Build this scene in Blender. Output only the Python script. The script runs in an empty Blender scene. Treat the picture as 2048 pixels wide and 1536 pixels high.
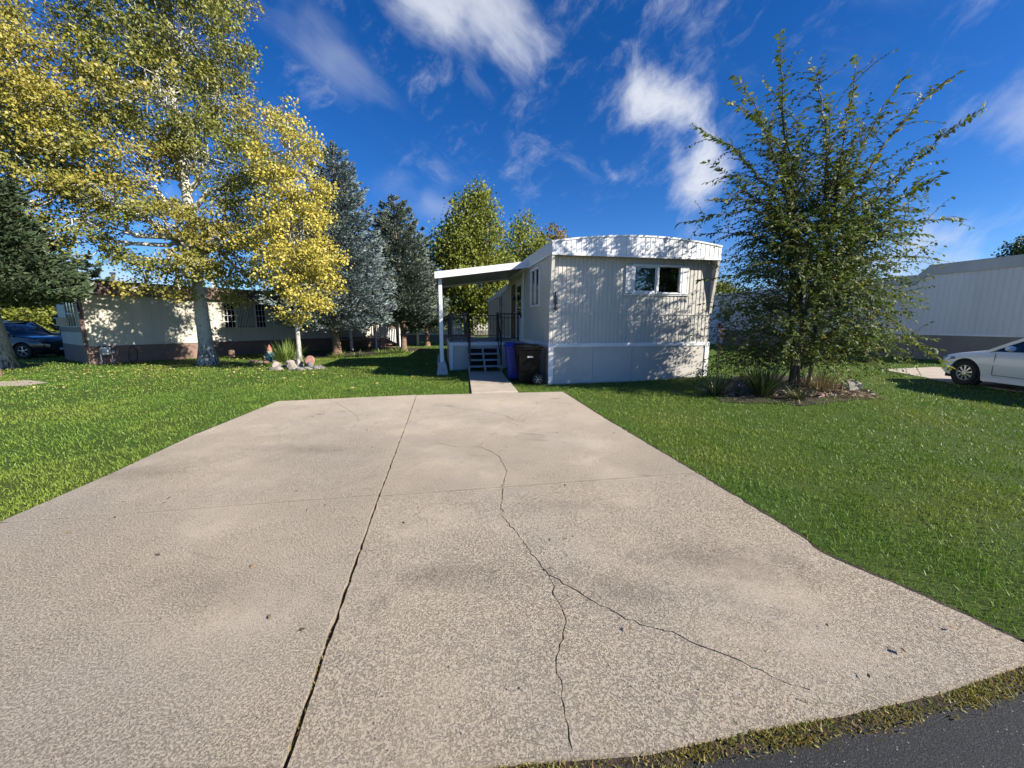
import bpy, bmesh, math, random
import numpy as np
from mathutils import Vector, Matrix

random.seed(7); rng = np.random.default_rng(11)
scn = bpy.context.scene
COL = scn.collection
R = math.radians

# ------------------------------------------------------------------ camera
FPX = 772.0; PITCH = math.atan(123/FPX); CAMH = 1.6
cam_d = bpy.data.cameras.new('camera'); cam = bpy.data.objects.new('camera', cam_d); COL.objects.link(cam)
cam.location = (0, 0, CAMH); cam.rotation_euler = (math.pi/2-PITCH, 0, 0)
cam_d.sensor_width = 36; cam_d.lens = 36*FPX/2048; cam_d.clip_start = .05; cam_d.clip_end = 9000
scn.camera = cam

# ------------------------------------------------------------------ sun, sky, exposure
SUN_EL = R(31); SUN_AZ = math.atan2(.92, -.39)        # azimuth from +Y towards +X
sun_d = bpy.data.lights.new('sun', 'SUN'); sun = bpy.data.objects.new('sun', sun_d); COL.objects.link(sun)
sun_d.energy = 5.0; sun_d.angle = R(.53); sun_d.color = (1, .93, .82)
sdir = Vector((math.sin(SUN_AZ)*math.cos(SUN_EL), math.cos(SUN_AZ)*math.cos(SUN_EL), math.sin(SUN_EL)))
sun.rotation_euler = sdir.to_track_quat('Z', 'Y').to_euler(); sun.location = sdir*60
scn.view_settings.view_transform = 'Standard'; scn.view_settings.look = 'None'
scn.view_settings.gamma = 1; scn.view_settings.exposure = 1.0; scn.view_settings.use_curve_mapping = False
scn.render.engine = 'CYCLES'
scn.cycles.max_bounces = 4; scn.cycles.diffuse_bounces = 1; scn.cycles.transparent_max_bounces = 6
scn.cycles.transmission_bounces = 2; scn.cycles.glossy_bounces = 2

class NT:
    """small helper over a node tree"""
    def __init__(s, nt): s.t = nt; s.n = nt.nodes; s.l = nt.links
    def new(s, typ, **kw):
        n = s.n.new(typ)
        for k, v in kw.items(): setattr(n, k, v)
        return n
    def put(s, sock, v):
        if v is None: return
        if hasattr(v, 'is_linked') or isinstance(v, bpy.types.NodeSocket): s.l.new(v, sock)
        else: sock.default_value = v
    def math(s, op, a, b=None, c=None, clamp=False):
        n = s.new('ShaderNodeMath', operation=op); n.use_clamp = clamp
        for i, v in enumerate((a, b, c)): s.put(n.inputs[i], v)
        return n.outputs[0]
    def mix(s, f, a, b, blend='MIX'):
        n = s.new('ShaderNodeMix', data_type='RGBA', blend_type=blend)
        s.put(n.inputs[0], f)
        for i, v in ((6, a), (7, b)):
            if isinstance(v, (tuple, list)) and len(v) == 3: v = (*v, 1)
            s.put(n.inputs[i], v)
        return n.outputs[2]
    def noise(s, vec, scale, detail=4, rough=.55, dist=0.):
        n = s.new('ShaderNodeTexNoise'); s.put(n.inputs['Vector'], vec)
        n.inputs['Scale'].default_value = scale; n.inputs['Detail'].default_value = detail
        n.inputs['Roughness'].default_value = rough; n.inputs['Distortion'].default_value = dist
        return n.outputs[0]
    def voro(s, vec, scale, feature='F1', out=0):
        n = s.new('ShaderNodeTexVoronoi', feature=feature); s.put(n.inputs['Vector'], vec); n.inputs['Scale'].default_value = scale
        return n.outputs[out]
    def ramp(s, v, lo, hi, a=0., b=1., smooth=True):
        n = s.new('ShaderNodeMapRange', interpolation_type='SMOOTHSTEP' if smooth else 'LINEAR')
        for i, x in enumerate((v, lo, hi, a, b)): s.put(n.inputs[i], x)
        return n.outputs[0]
    def mapping(s, vec, scale=(1, 1, 1), rot=(0, 0, 0), loc=(0, 0, 0)):
        n = s.new('ShaderNodeMapping'); s.put(n.inputs[0], vec)
        n.inputs[1].default_value = loc; n.inputs[2].default_value = rot; n.inputs[3].default_value = scale
        return n.outputs[0]
    def bump(s, h, strength, dist=.01, normal=None):
        n = s.new('ShaderNodeBump'); n.inputs['Strength'].default_value = strength; n.inputs['Distance'].default_value = dist
        s.put(n.inputs['Height'], h); s.put(n.inputs['Normal'], normal)
        return n.outputs[0]
    def pos(s): return s.new('ShaderNodeNewGeometry').outputs['Position']
    def obj(s): return s.new('ShaderNodeTexCoord').outputs['Object']

world = bpy.data.worlds.new('World'); scn.world = world; world.use_nodes = True
w = NT(world.node_tree); w.n.clear()
sky = w.new('ShaderNodeTexSky', sky_type='NISHITA'); sky.sun_disc = False
sky.sun_elevation = SUN_EL; sky.sun_rotation = SUN_AZ; sky.altitude = 1400; sky.air_density = 1.0; sky.dust_density = .6; sky.ozone_density = 3.0
hs = w.new('ShaderNodeHueSaturation'); hs.inputs['Hue'].default_value = .505; hs.inputs['Saturation'].default_value = 1.34; hs.inputs['Value'].default_value = 1.12
w.l.new(sky.outputs[0], hs.inputs['Color'])
tc = w.new('ShaderNodeTexCoord').outputs['Generated']
sx = w.new('ShaderNodeSeparateXYZ'); w.l.new(tc, sx.inputs[0])
# direction -> (azimuth, elevation) in degrees
az = w.math('MULTIPLY', w.math('ARCTAN2', sx.outputs[0], sx.outputs[1]), 57.2958)
el = w.math('MULTIPLY', w.math('ARCSINE', sx.outputs[2]), 57.2958)
cb = w.new('ShaderNodeCombineXYZ'); w.l.new(az, cb.inputs[0]); w.l.new(el, cb.inputs[1]); ae = cb.outputs[0]
warp_n = w.new('ShaderNodeTexNoise'); w.l.new(ae, warp_n.inputs['Vector']); warp_n.inputs['Scale'].default_value = .07; warp_n.inputs['Detail'].default_value = 3
wv = w.new('ShaderNodeVectorMath', operation='SUBTRACT'); w.l.new(warp_n.outputs[1], wv.inputs[0]); wv.inputs[1].default_value = (.5, .5, .5)
ws = w.new('ShaderNodeVectorMath', operation='SCALE'); w.l.new(wv.outputs[0], ws.inputs[0]); ws.inputs['Scale'].default_value = 4.5
wa = w.new('ShaderNodeVectorMath', operation='ADD'); w.l.new(ae, wa.inputs[0]); w.l.new(ws.outputs[0], wa.inputs[1]); aw = wa.outputs[0]
streak = w.noise(w.mapping(w.mapping(aw, rot=(0, 0, R(28))), scale=(.05, .22, 1)), 1.0, 8, .64)      # wind-drawn cirrus
puff = w.noise(w.mapping(w.mapping(aw, rot=(0, 0, R(-35))), scale=(.10, .19, 1)), 1.0, 8, .66)
def cloud(a, e, ra, re, rot, amp, tex, amp_t=1.9, lo=.12, hi=1.25):
    """a bank of cloud: a soft ellipse in azimuth/elevation, broken up by noise"""
    m = w.mapping(aw, loc=(-a, -e, 0)); m = w.mapping(m, rot=(0, 0, -R(rot))); m = w.mapping(m, scale=(1/ra, 1/re, 1))
    ln = w.new('ShaderNodeVectorMath', operation='LENGTH'); w.l.new(m, ln.inputs[0])
    body = w.ramp(ln.outputs['Value'], 1.0, .0)
    k = w.ramp(w.math('ADD', body, w.math('MULTIPLY', w.math('SUBTRACT', tex, .5), amp_t)), lo, hi)
    return w.math('MULTIPLY', k, amp, clamp=True)
CLOUDS = [  # azimuth, elevation, radii, tilt, strength, texture
    (18.5, 25.5, 13, 7, -20, .92, puff, 1.9, .0, 1.15), (24.5, 18.5, 7, 9.5, 10, .92, puff, 1.9, .0, 1.15), (23.5, 34, 7, 13, -8, .7, puff, 2.0, .1, 1.25),
    (-7, 35, 20, 7.5, -22, .8, streak, 1.35, .05, 1.1), (-24, 30, 16, 5, -28, .26, streak, 1.2),
    (-12, 15.5, 13, 4, -16, .30, streak, 1.1), (41, 33, 12, 8, -30, .28, streak, 1.1), (53, 17, 8, 6, 12, .45, puff), (47, 6.5, 20, 5.5, 3, .75, puff), (-47, 5.0, 12, 3, 0, .6, puff)]
tot = None
for cdef in CLOUDS:
    c_ = cloud(*cdef); tot = c_ if tot is None else w.math('MAXIMUM', tot, c_)
veil = w.math('MULTIPLY', w.ramp(w.math('ADD', w.math('MULTIPLY', streak, .6), w.math('MULTIPLY', w.noise(aw, .03, 2), .4)), .54, .78), .10)
tot = w.math('MAXIMUM', tot, veil)
skyc = w.mix(tot, w.mix(1.0, hs.outputs[0], (.95, 1.10, 1.36), 'MULTIPLY'), (8.2, 8.6, 9.4))
bg = w.new('ShaderNodeBackground'); w.l.new(skyc, bg.inputs['Color']); bg.inputs['Strength'].default_value = .05
wo = w.new('ShaderNodeOutputWorld'); w.l.new(bg.outputs[0], wo.inputs[0])

# ------------------------------------------------------------------ layout helpers (photo pixel -> place in the world)
def ray(px, py):
    x = (px-1024)/FPX; y = -(py-768)/FPX; c, s = math.cos(PITCH), math.sin(PITCH)
    return Vector((x, c+y*s, -s+y*c))
def gp(px, py, z=0.):
    d = ray(px, py); t = (z-CAMH)/d.z
    return Vector((d.x*t, d.y*t, z))
def at(px, py, Y):
    d = ray(px, py); t = Y/d.y
    return Vector((d.x*t, Y, CAMH+d.z*t))

# ------------------------------------------------------------------ mesh helpers
def tag(o, label=None, cat=None, group=None, kind=None):
    if label: o['label'] = label
    if cat: o['category'] = cat
    if group: o['group'] = group
    if kind: o['kind'] = kind
    return o
def empty(name, loc=(0, 0, 0), rz=0., label=None, cat=None, group=None, kind=None):
    o = bpy.data.objects.new(name, None); COL.objects.link(o); o.location = loc; o.rotation_euler = (0, 0, rz); o.empty_display_size = .2
    return tag(o, label, cat, group, kind)
def link(name, me, mat=None, parent=None):
    o = bpy.data.objects.new(name, me); COL.objects.link(o)
    if mat is not None and not me.materials: me.materials.append(mat)
    if parent: o.parent = parent
    return o
class MB:
    def __init__(s): s.v = []; s.f = []
    def add(s, vs, fs):
        b = len(s.v); s.v += [tuple(x) for x in vs]; s.f += [tuple(i+b for i in q) for q in fs]; return s
    def box(s, x0, x1, y0, y1, z0, z1):
        return s.add([(x0, y0, z0), (x1, y0, z0), (x1, y1, z0), (x0, y1, z0), (x0, y0, z1), (x1, y0, z1), (x1, y1, z1), (x0, y1, z1)],
                     [(3, 2, 1, 0), (4, 5, 6, 7), (0, 1, 5, 4), (1, 2, 6, 5), (2, 3, 7, 6), (3, 0, 4, 7)])
    def hexa(s, bot, top):
        return s.add(list(bot)+list(top), [(3, 2, 1, 0), (4, 5, 6, 7), (0, 1, 5, 4), (1, 2, 6, 5), (2, 3, 7, 6), (3, 0, 4, 7)])
    def prism(s, pts, a, b, axis='z'):
        def P(p, h): return (p[0], p[1], h) if axis == 'z' else ((h, p[0], p[1]) if axis == 'x' else (p[0], h, p[1]))
        n = len(pts)
        return s.add([P(p, a) for p in pts]+[P(p, b) for p in pts], [tuple(range(n-1, -1, -1)), tuple(range(n, 2*n))]+[(i, (i+1) % n, n+(i+1) % n, n+i) for i in range(n)])
    def beam(s, p, q, w_, h_, up=(0, 0, 1)):
        p, q = Vector(p), Vector(q); d = (q-p).normalized(); up = Vector(up)
        if abs(d.dot(up)) > .98: up = Vector((0, 1, 0))
        sd = d.cross(up).normalized(); u = sd.cross(d)
        a, b = sd*w_/2, u*h_/2
        return s.hexa([p-a-b, p+a-b, p+a+b, p-a+b], [q-a-b, q+a-b, q+a+b, q-a+b])
    def tube(s, pts, rad, n=8, caps=True):
        pts = [Vector(p) for p in pts]; k = len(pts)
        if not hasattr(rad, '__len__'): rad = [rad]*k
        vs = []; fs = []; ref = None
        for i in range(k):
            d = (pts[min(i+1, k-1)]-pts[max(i-1, 0)]).normalized()
            if ref is None: ref = Vector((1, 0, 0)) if abs(d.x) < .9 else Vector((0, 1, 0))
            a = (ref-d*ref.dot(d)).normalized(); b = d.cross(a); ref = a
            for j in range(n):
                t = 2*math.pi*j/n; vs.append(pts[i]+(a*math.cos(t)+b*math.sin(t))*rad[i])
        for i in range(k-1):
            for j in range(n): fs.append((i*n+j, i*n+(j+1) % n, (i+1)*n+(j+1) % n, (i+1)*n+j))
        if caps: fs += [tuple(range(n-1, -1, -1)), tuple(range((k-1)*n, k*n))]
        return s.add(vs, fs)
    def lathe(s, prof, o=(0, 0, 0), n=20, axis='z', caps=True):
        vs = []; fs = []; k = len(prof); o = Vector(o)
        for r, h in prof:
            for j in range(n):
                t = 2*math.pi*j/n; a, b = r*math.cos(t), r*math.sin(t)
                vs.append(o+Vector((a, b, h) if axis == 'z' else ((h, a, b) if axis == 'x' else (b, h, a))))
        for i in range(k-1):
            for j in range(n): fs.append((i*n+j, i*n+(j+1) % n, (i+1)*n+(j+1) % n, (i+1)*n+j))
        if caps: fs += [tuple(range(n-1, -1, -1)), tuple(range((k-1)*n, k*n))]
        return s.add(vs, fs)
    def xf(s, m):
        s.v = [tuple(m @ Vector(p)) for p in s.v]; return s
    def mesh(s, name):
        me = bpy.data.meshes.new(name); me.from_pydata(s.v, [], s.f); me.update(); return me
    def build(s, name, mat, parent=None, smooth=False, bevel=0., seg=1):
        me = s.mesh(name)
        bm = bmesh.new(); bm.from_mesh(me); bmesh.ops.recalc_face_normals(bm, faces=bm.faces); bm.to_mesh(me); bm.free()
        o = link(name, me, mat, parent)
        if smooth:
            me.polygons.foreach_set('use_smooth', [True]*len(me.polygons))
            me.set_sharp_from_angle(angle=R(38))
        if bevel:
            b = o.modifiers.new('bevel', 'BEVEL'); b.width = bevel; b.segments = seg; b.limit_method = 'ANGLE'; b.angle_limit = R(40)
        return o
def np_mesh(name, V, F, tint=None):
    """fast mesh from numpy; F is (m,k)"""
    me = bpy.data.meshes.new(name); V = np.ascontiguousarray(V, np.float32); F = np.ascontiguousarray(F, np.int32); m, k = F.shape
    me.vertices.add(len(V)); me.vertices.foreach_set('co', V.ravel())
    me.loops.add(m*k); me.loops.foreach_set('vertex_index', F.ravel())
    me.polygons.add(m); me.polygons.foreach_set('loop_start', np.arange(0, m*k, k, dtype=np.int32))
    if tint is not None:
        a = me.attributes.new('tint', 'FLOAT', 'POINT'); a.data.foreach_set('value', np.ascontiguousarray(tint, np.float32))
    me.update(calc_edges=True); return me
def unit(a): return a/np.maximum(np.linalg.norm(a, axis=-1, keepdims=True), 1e-9)
def leaf_quads(P, D, N, L, W, fold=.25):
    """diamond leaves: base P, direction D, normal N, length L, width W"""
    S = unit(np.cross(D, N)); N2 = np.cross(S, D); L = np.asarray(L).reshape(-1, 1)*np.ones((len(P), 1)); W = np.asarray(W).reshape(-1, 1)*np.ones((len(P), 1))
    mid = P+D*L*.45+N2*W*fold
    V = np.stack([P, mid-S*W*.5, P+D*L, mid+S*W*.5], 1).reshape(-1, 3)
    F = np.arange(len(P)*4).reshape(-1, 4)
    return V, F
def bool_cut(o, cutters):
    """cut the meshes of `cutters` out of o and drop them"""
    for c in cutters:
        m = o.modifiers.new('cut', 'BOOLEAN'); m.operation = 'DIFFERENCE'; m.object = c; m.solver = 'EXACT'
    dg = bpy.context.evaluated_depsgraph_get(); me = bpy.data.meshes.new_from_object(o.evaluated_get(dg), depsgraph=dg)
    o.modifiers.clear(); o.data = me
    for c in cutters: bpy.data.objects.remove(c, do_unlink=True)
    return o
def copy_tree(o, parent=None):
    c = o.copy(); COL.objects.link(c); c.parent = parent
    for ch in list(o.children): copy_tree(ch, c)
    return c

# ------------------------------------------------------------------ materials
def mat(name, c1, c2=None, scale=3., rough=.6, bump=0., bscale=40., bdist=.006, metal=0., spec=.5, space='pos', dirt=None, dscale=1.2, vstretch=1.):
    m = bpy.data.materials.new(name); m.use_nodes = True; t = NT(m.node_tree); b = t.n['Principled BSDF']
    co = t.pos() if space == 'pos' else t.obj()
    cc = c1
    if c2 is not None:
        v = t.mapping(co, scale=(1, 1, vstretch))
        cc = t.mix(t.ramp(t.noise(v, scale, 5, .6), .32, .68), c1, c2)
    if dirt is not None:
        cc = t.mix(t.math('MULTIPLY', t.ramp(t.noise(t.mapping(co, scale=(1, 1, vstretch)), dscale, 6, .65), .5, .78), .7), cc, dirt)
    if isinstance(cc, tuple): b.inputs['Base Color'].default_value = (*cc, 1)
    else: t.l.new(cc, b.inputs['Base Color'])
    b.inputs['Roughness'].default_value = rough; b.inputs['Metallic'].default_value = metal; b.inputs['Specular IOR Level'].default_value = spec
    if bump: t.l.new(t.bump(t.noise(co, bscale, 5, .6), bump, bdist), b.inputs['Normal'])
    return m
def leaf_mat(name, ca, cb_, cc=None, trans=.35, rough=.5, spec=.35, patch=None, pscale=.6):
    """leaves: colour by leaf tint, light passing through; patch = second palette in large patches"""
    m = bpy.data.materials.new(name); m.use_nodes = True; t = NT(m.node_tree); b = t.n['Principled BSDF']; out = t.n['Material Output']
    a = t.new('ShaderNodeAttribute', attribute_name='tint').outputs['Fac']
    col = t.mix(a, ca, cb_)
    if cc: col = t.mix(t.ramp(a, .86, .97), col, cc)
    if patch: col = t.mix(t.ramp(t.noise(t.pos(), pscale, 3), .42, .62), col, t.mix(a, *patch))
    t.l.new(col, b.inputs['Base Color']); b.inputs['Roughness'].default_value = rough; b.inputs['Specular IOR Level'].default_value = spec
    tr = t.new('ShaderNodeBsdfTranslucent'); t.l.new(t.mix(1.0, col, (1.05, 1.05, .8), 'MULTIPLY'), tr.inputs[0])
    ms = t.new('ShaderNodeMixShader'); ms.inputs[0].default_value = trans
    t.l.new(b.outputs[0], ms.inputs[1]); t.l.new(tr.outputs[0], ms.inputs[2]); t.l.new(ms.outputs[0], out.inputs[0])
    return m
def glass_mat(name, tint=(.75, .85, .85), gl=(1, 1, 1)):
    m = bpy.data.materials.new(name); m.use_nodes = True; t = NT(m.node_tree); t.n.clear()
    o = t.new('ShaderNodeOutputMaterial'); tr = t.new('ShaderNodeBsdfTransparent'); tr.inputs[0].default_value = (*tint, 1)
    g = t.new('ShaderNodeBsdfGlossy'); g.inputs['Roughness'].default_value = .02; g.inputs[0].default_value = (*gl, 1)
    fr = t.new('ShaderNodeFresnel'); fr.inputs[0].default_value = 1.7
    k = t.math('ADD', fr.outputs[0], .08, clamp=True)
    ms = t.new('ShaderNodeMixShader'); t.l.new(k, ms.inputs[0]); t.l.new(tr.outputs[0], ms.inputs[1]); t.l.new(g.outputs[0], ms.inputs[2]); t.l.new(ms.outputs[0], o.inputs[0])
    return m

M = {}
M['white'] = mat('white_paint', (.78, .79, .80), (.70, .71, .72), 1.6, .45, .08, 60, dirt=(.55, .53, .5))
M['fascia'] = mat('white_fascia_metal', (.80, .81, .82), (.74, .75, .76), .8, .4, .04, 30, dirt=(.58, .57, .55), dscale=1.1, vstretch=.25)
M['siding'] = mat('grey_beige_siding', (.56, .535, .48), (.50, .48, .44), .9, .5, .06, 50, dirt=(.47, .445, .40), dscale=1.5, vstretch=.2)
M['skirt'] = mat('beige_skirting', (.56, .53, .47), (.50, .475, .43), .7, .65, .1, 80, dirt=(.40, .37, .32), dscale=1.8)
M['roof'] = mat('roof_coating', (.62, .62, .61), (.5, .5, .49), 1.2, .7, .1, 30)
M['black'] = mat('black_iron', (.012, .012, .014), (.02, .02, .022), 6, .4)
M['dark'] = mat('dark_void', (.012, .012, .012), None, 1, .9)
M['glass'] = glass_mat('window_glass')
M['darkglass'] = mat('dark_glass', (.012, .016, .02), None, 1, .04, spec=.7)
M['interior'] = mat('room_interior', (.16, .15, .13), (.1, .1, .09), 1, .9)
M['blind'] = mat('blind_slats', (.55, .55, .5), (.48, .48, .44), 3, .6)
M['shutter'] = mat('white_shutter', (.76, .77, .79), (.70, .71, .73), 4, .5)
M['brownmetal'] = mat('brown_fascia_metal', (.17, .105, .085), (.13, .082, .068), 1.2, .5, .05, 40, dirt=(.09, .06, .05), vstretch=.3)
M['brownskirt'] = mat('brown_skirting', (.235, .145, .115), (.19, .118, .095), 1.4, .65, .08, 60, dirt=(.12, .08, .065))
M['cream'] = mat('cream_siding', (.60, .56, .46), (.53, .495, .41), .8, .55, .05, 50, dirt=(.42, .39, .32), vstretch=.2)
M['offwhite'] = mat('offwhite_siding', (.72, .705, .69), (.65, .64, .63), .7, .5, .05, 40, dirt=(.54, .53, .52), vstretch=.18)
M['tanskirt'] = mat('tan_skirting', (.25, .225, .19), (.21, .19, .165), 1., .7, .08, 60, dirt=(.15, .13, .11))
M['conc_pier'] = mat('pier_concrete', (.42, .42, .42), (.33, .33, .33), 6, .85, .3, 60, dirt=(.25, .24, .22))
M['bark'] = mat('grey_bark', (.16, .125, .095), (.08, .06, .045), 9, .9, .8, 30, .02, vstretch=.3)
M['sprucebark'] = mat('spruce_bark', (.27, .175, .115), (.12, .075, .05), 14, .9, .9, 26, .03)
M['soil'] = mat('dark_soil', (.055, .038, .026), (.028, .02, .015), 14, .95, .8, 60, .02)
M['mulch'] = mat('mulch', (.06, .038, .026), (.028, .019, .014), 18, .95, 1., 50, .05, dirt=(.11, .08, .055), dscale=9)
M['tyre'] = mat('tyre_rubber', (.012, .012, .012), (.02, .02, .02), 20, .8)
M['alloy'] = mat('wheel_silver', (.55, .55, .56), (.48, .48, .49), 5, .3, metal=.7)
M['plastic_black'] = mat('black_plastic', (.004, .004, .0045), (.007, .007, .007), 8, .6, .05, 60, spec=.1)
M['plastic_blue'] = mat('blue_plastic', (.006, .03, .32), (.005, .025, .26), 5, .4, .05, 60)

def aspen_bark():
    m = bpy.data.materials.new('aspen_bark'); m.use_nodes = True; t = NT(m.node_tree); b = t.n['Principled BSDF']
    p = t.pos(); n1 = t.noise(p, 1.5, 4)
    base = t.mix(n1, (.60, .57, .47), (.47, .45, .38))
    lent = t.ramp(t.noise(t.mapping(p, scale=(7, 7, 26)), 1.0, 3, .6), .60, .68)
    base = t.mix(lent, base, (.05, .045, .04))
    sx = t.new('ShaderNodeSeparateXYZ'); t.l.new(p, sx.inputs[0])
    low = t.ramp(sx.outputs[2], 1.7, .1)             # old furrowed bark near the foot
    fur = t.ramp(t.noise(t.mapping(p, scale=(16, 16, 4)), 1.0, 5, .65), .62, .40)
    base = t.mix(t.math('MULTIPLY', low, fur), base, (.07, .06, .05))
    t.l.new(base, b.inputs['Base Color']); b.inputs['Roughness'].default_value = .8
    t.l.new(t.bump(t.noise(t.mapping(p, scale=(16, 16, 5)), 1., 6, .7), .6, .02), b.inputs['Normal'])
    return m
M['aspenbark'] = aspen_bark()

STAINS = [((640, 829), (.13, .08), 0, .55), ((684, 823), (.12, .07), 10, .5), ((622, 833), (.08, .05), 0, .5), ((900, 812), (.2, .1), 20, .5), ((1110, 797), (.2, .1), 0, .6), ((1062, 868), (.32, .03), 20, .5), ((1070, 880), (.28, .03), 3, .5), ((1290, 950), (.14, .05), 10, .4),
          ((1450, 1120), (.9, .35), 10, .42), ((900, 1150), (.7, .25), 0, .36), ((1230, 1180), (.5, .3), 20, .3), ((250, 950), (.9, .3), -10, .3), ((430, 1180), (.8, .3), 12, .28), ((620, 900), (1.2, .25), 5, .26), ((1150, 1010), (.7, .2), 0, .26)]
def concrete_mat():
    m = bpy.data.materials.new('driveway_concrete'); m.use_nodes = True; t = NT(m.node_tree); b = t.n['Principled BSDF']
    p = t.pos()
    big = t.noise(p, .55, 5, .6); mid = t.noise(p, 2.3, 6, .65, .4)
    col = t.mix(t.ramp(big, .35, .65), (.54, .455, .345), (.48, .415, .33))
    col = t.mix(t.math('MULTIPLY', t.ramp(mid, .5, .75), .4), col, (.53, .465, .38))
    col = t.mix(t.math('MULTIPLY', t.ramp(t.noise(t.mapping(p, scale=(.8, 1.4, 1)), 1.1, 6, .7, 1.), .56, .78), .42), col, (.215, .185, .16))
    sx = t.new('ShaderNodeSeparateXYZ'); t.l.new(p, sx.inputs[0])
    # scaling: worn, pitted patches with the stones showing
    patch = t.math('MULTIPLY', t.ramp(t.noise(p, .75, 4, .6), .30, .62, .08, 1.0), t.ramp(sx.outputs[1], 8.0, 2.6, .3, 1.0))
    n60 = t.noise(p, 88, 6, .76); n140 = t.noise(p, 260, 4, .8)
    pits = t.math('MULTIPLY', t.ramp(n60, .495, .44), patch)
    grit = t.voro(p, 85, 'F1', 0); gcol = t.voro(p, 85, 'F1', 1)
    gs = t.new('ShaderNodeSeparateColor'); t.l.new(gcol, gs.inputs[0])
    stone = t.mix(gs.outputs[1], (.16, .15, .145), (.48, .40, .31))
    stone = t.mix(t.ramp(gs.outputs[2], .86, .95), stone, (.33, .17, .11))
    expo = t.math('MULTIPLY', t.math('MULTIPLY', t.ramp(grit, .5, .22), t.ramp(gs.outputs[0], .45, .75)), t.ramp(t.noise(p, 5, 4), .4, .65))
    col = t.mix(t.math('MULTIPLY', pits, .40), col, (.19, .165, .14))  # pit hollows darkened in the colour to strengthen the relief shading
    col = t.mix(t.math('MULTIPLY', expo, .6), col, stone)
    col = t.mix(t.math('MULTIPLY', t.ramp(n140, .5, .7), .45), col, (.20, .17, .145))
    sn = t.math('MULTIPLY', t.noise(p, 5.5, 5, .65), 1.5)
    for (px, py), (rx, ry), a, sg in STAINS:      # oil drips and rubbed marks
        q = gp(px, py); n_ = t.new('ShaderNodeVectorMath', operation='LENGTH')
        t.l.new(t.mapping(t.mapping(t.mapping(p, loc=(-q.x, -q.y, 0)), rot=(0, 0, R(a))), scale=(1/rx, 1/ry, 0)), n_.inputs[0])
        col = t.mix(t.math('MULTIPLY', t.ramp(t.math('ADD', n_.outputs['Value'], sn), 1.75, .7), sg), col, (.13, .105, .085))
    t.l.new(col, b.inputs['Base Color']); b.inputs['Roughness'].default_value = .85; b.inputs['Specular IOR Level'].default_value = .3
    h = t.math('ADD', t.math('MULTIPLY', t.math('SUBTRACT', 1.0, pits), .7), t.math('MULTIPLY', n140, .35))
    h = t.math('ADD', h, t.math('MULTIPLY', expo, .25))
    bb = t.bump(h, 1.0, .022)
    t.l.new(t.bump(t.noise(p, 420, 2, .5), .25, .002, bb), b.inputs['Normal'])
    return m
M['concrete'] = concrete_mat()
M['walkconc'] = mat('walk_concrete', (.46, .385, .30), (.40, .345, .275), 2.2, .85, .45, 120, .004, dirt=(.28, .235, .19), dscale=3)

def asphalt_mat():
    m = bpy.data.materials.new('asphalt'); m.use_nodes = True; t = NT(m.node_tree); b = t.n['Principled BSDF']
    p = t.pos(); d = t.voro(p, 120, 'F1', 0); c = t.voro(p, 120, 'F1', 1); gs = t.new('ShaderNodeSeparateColor'); t.l.new(c, gs.inputs[0])
    col = t.mix(t.noise(p, 1.3, 4), (.010, .011, .0125), (.018, .019, .021))
    col = t.mix(t.math('MULTIPLY', t.ramp(d, .55, .2), t.ramp(gs.outputs[0], .35, 1.0)), col, (.07, .07, .072))
    col = t.mix(t.math('MULTIPLY', t.ramp(d, .45, .2), t.ramp(gs.outputs[1], .96, .99)), col, (.35, .33, .30))
    t.l.new(col, b.inputs['Base Color']); b.inputs['Roughness'].default_value = .75
    hh = t.math('ADD', t.math('MULTIPLY', t.math('SUBTRACT', 1.0, d), .35), t.math('MULTIPLY', t.noise(p, 190, 5, .75), 1.0))
    t.l.new(t.bump(hh, 1., .008), b.inputs['Normal'])
    return m
M['asphalt'] = asphalt_mat()

def lawn_mat():
    m = bpy.data.materials.new('lawn_turf'); m.use_nodes = True; t = NT(m.node_tree); b = t.n['Principled BSDF']
    p = t.pos()
    col = t.mix(t.ramp(t.noise(p, 1.1, 5, .6), .35, .65), (.075, .15, .018), (.12, .18, .026))
    col = t.mix(t.ramp(t.noise(p, 70, 4, .7), .40, .62), (.055, .085, .014), col)
    col = t.mix(t.math('MULTIPLY', t.ramp(t.noise(p, .5, 4), .55, .8), .6), col, (.12, .12, .03))
    t.l.new(col, b.inputs['Base Color']); b.inputs['Roughness'].default_value = .8; b.inputs['Specular IOR Level'].default_value = .2
    t.l.new(t.bump(t.noise(p, 60, 5, .7), 1., .05), b.inputs['Normal'])
    return m
M['lawn'] = lawn_mat()
M['grass'] = leaf_mat('grass_blades', (.085, .18, .02), (.18, .29, .045), (.38, .35, .15), trans=.25, rough=.5, spec=.3, patch=((.16, .23, .028), (.26, .33, .06)), pscale=.5)
M['weed'] = leaf_mat('edge_weed', (.20, .19, .04), (.40, .34, .12), (.28, .14, .06), trans=.3)

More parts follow.
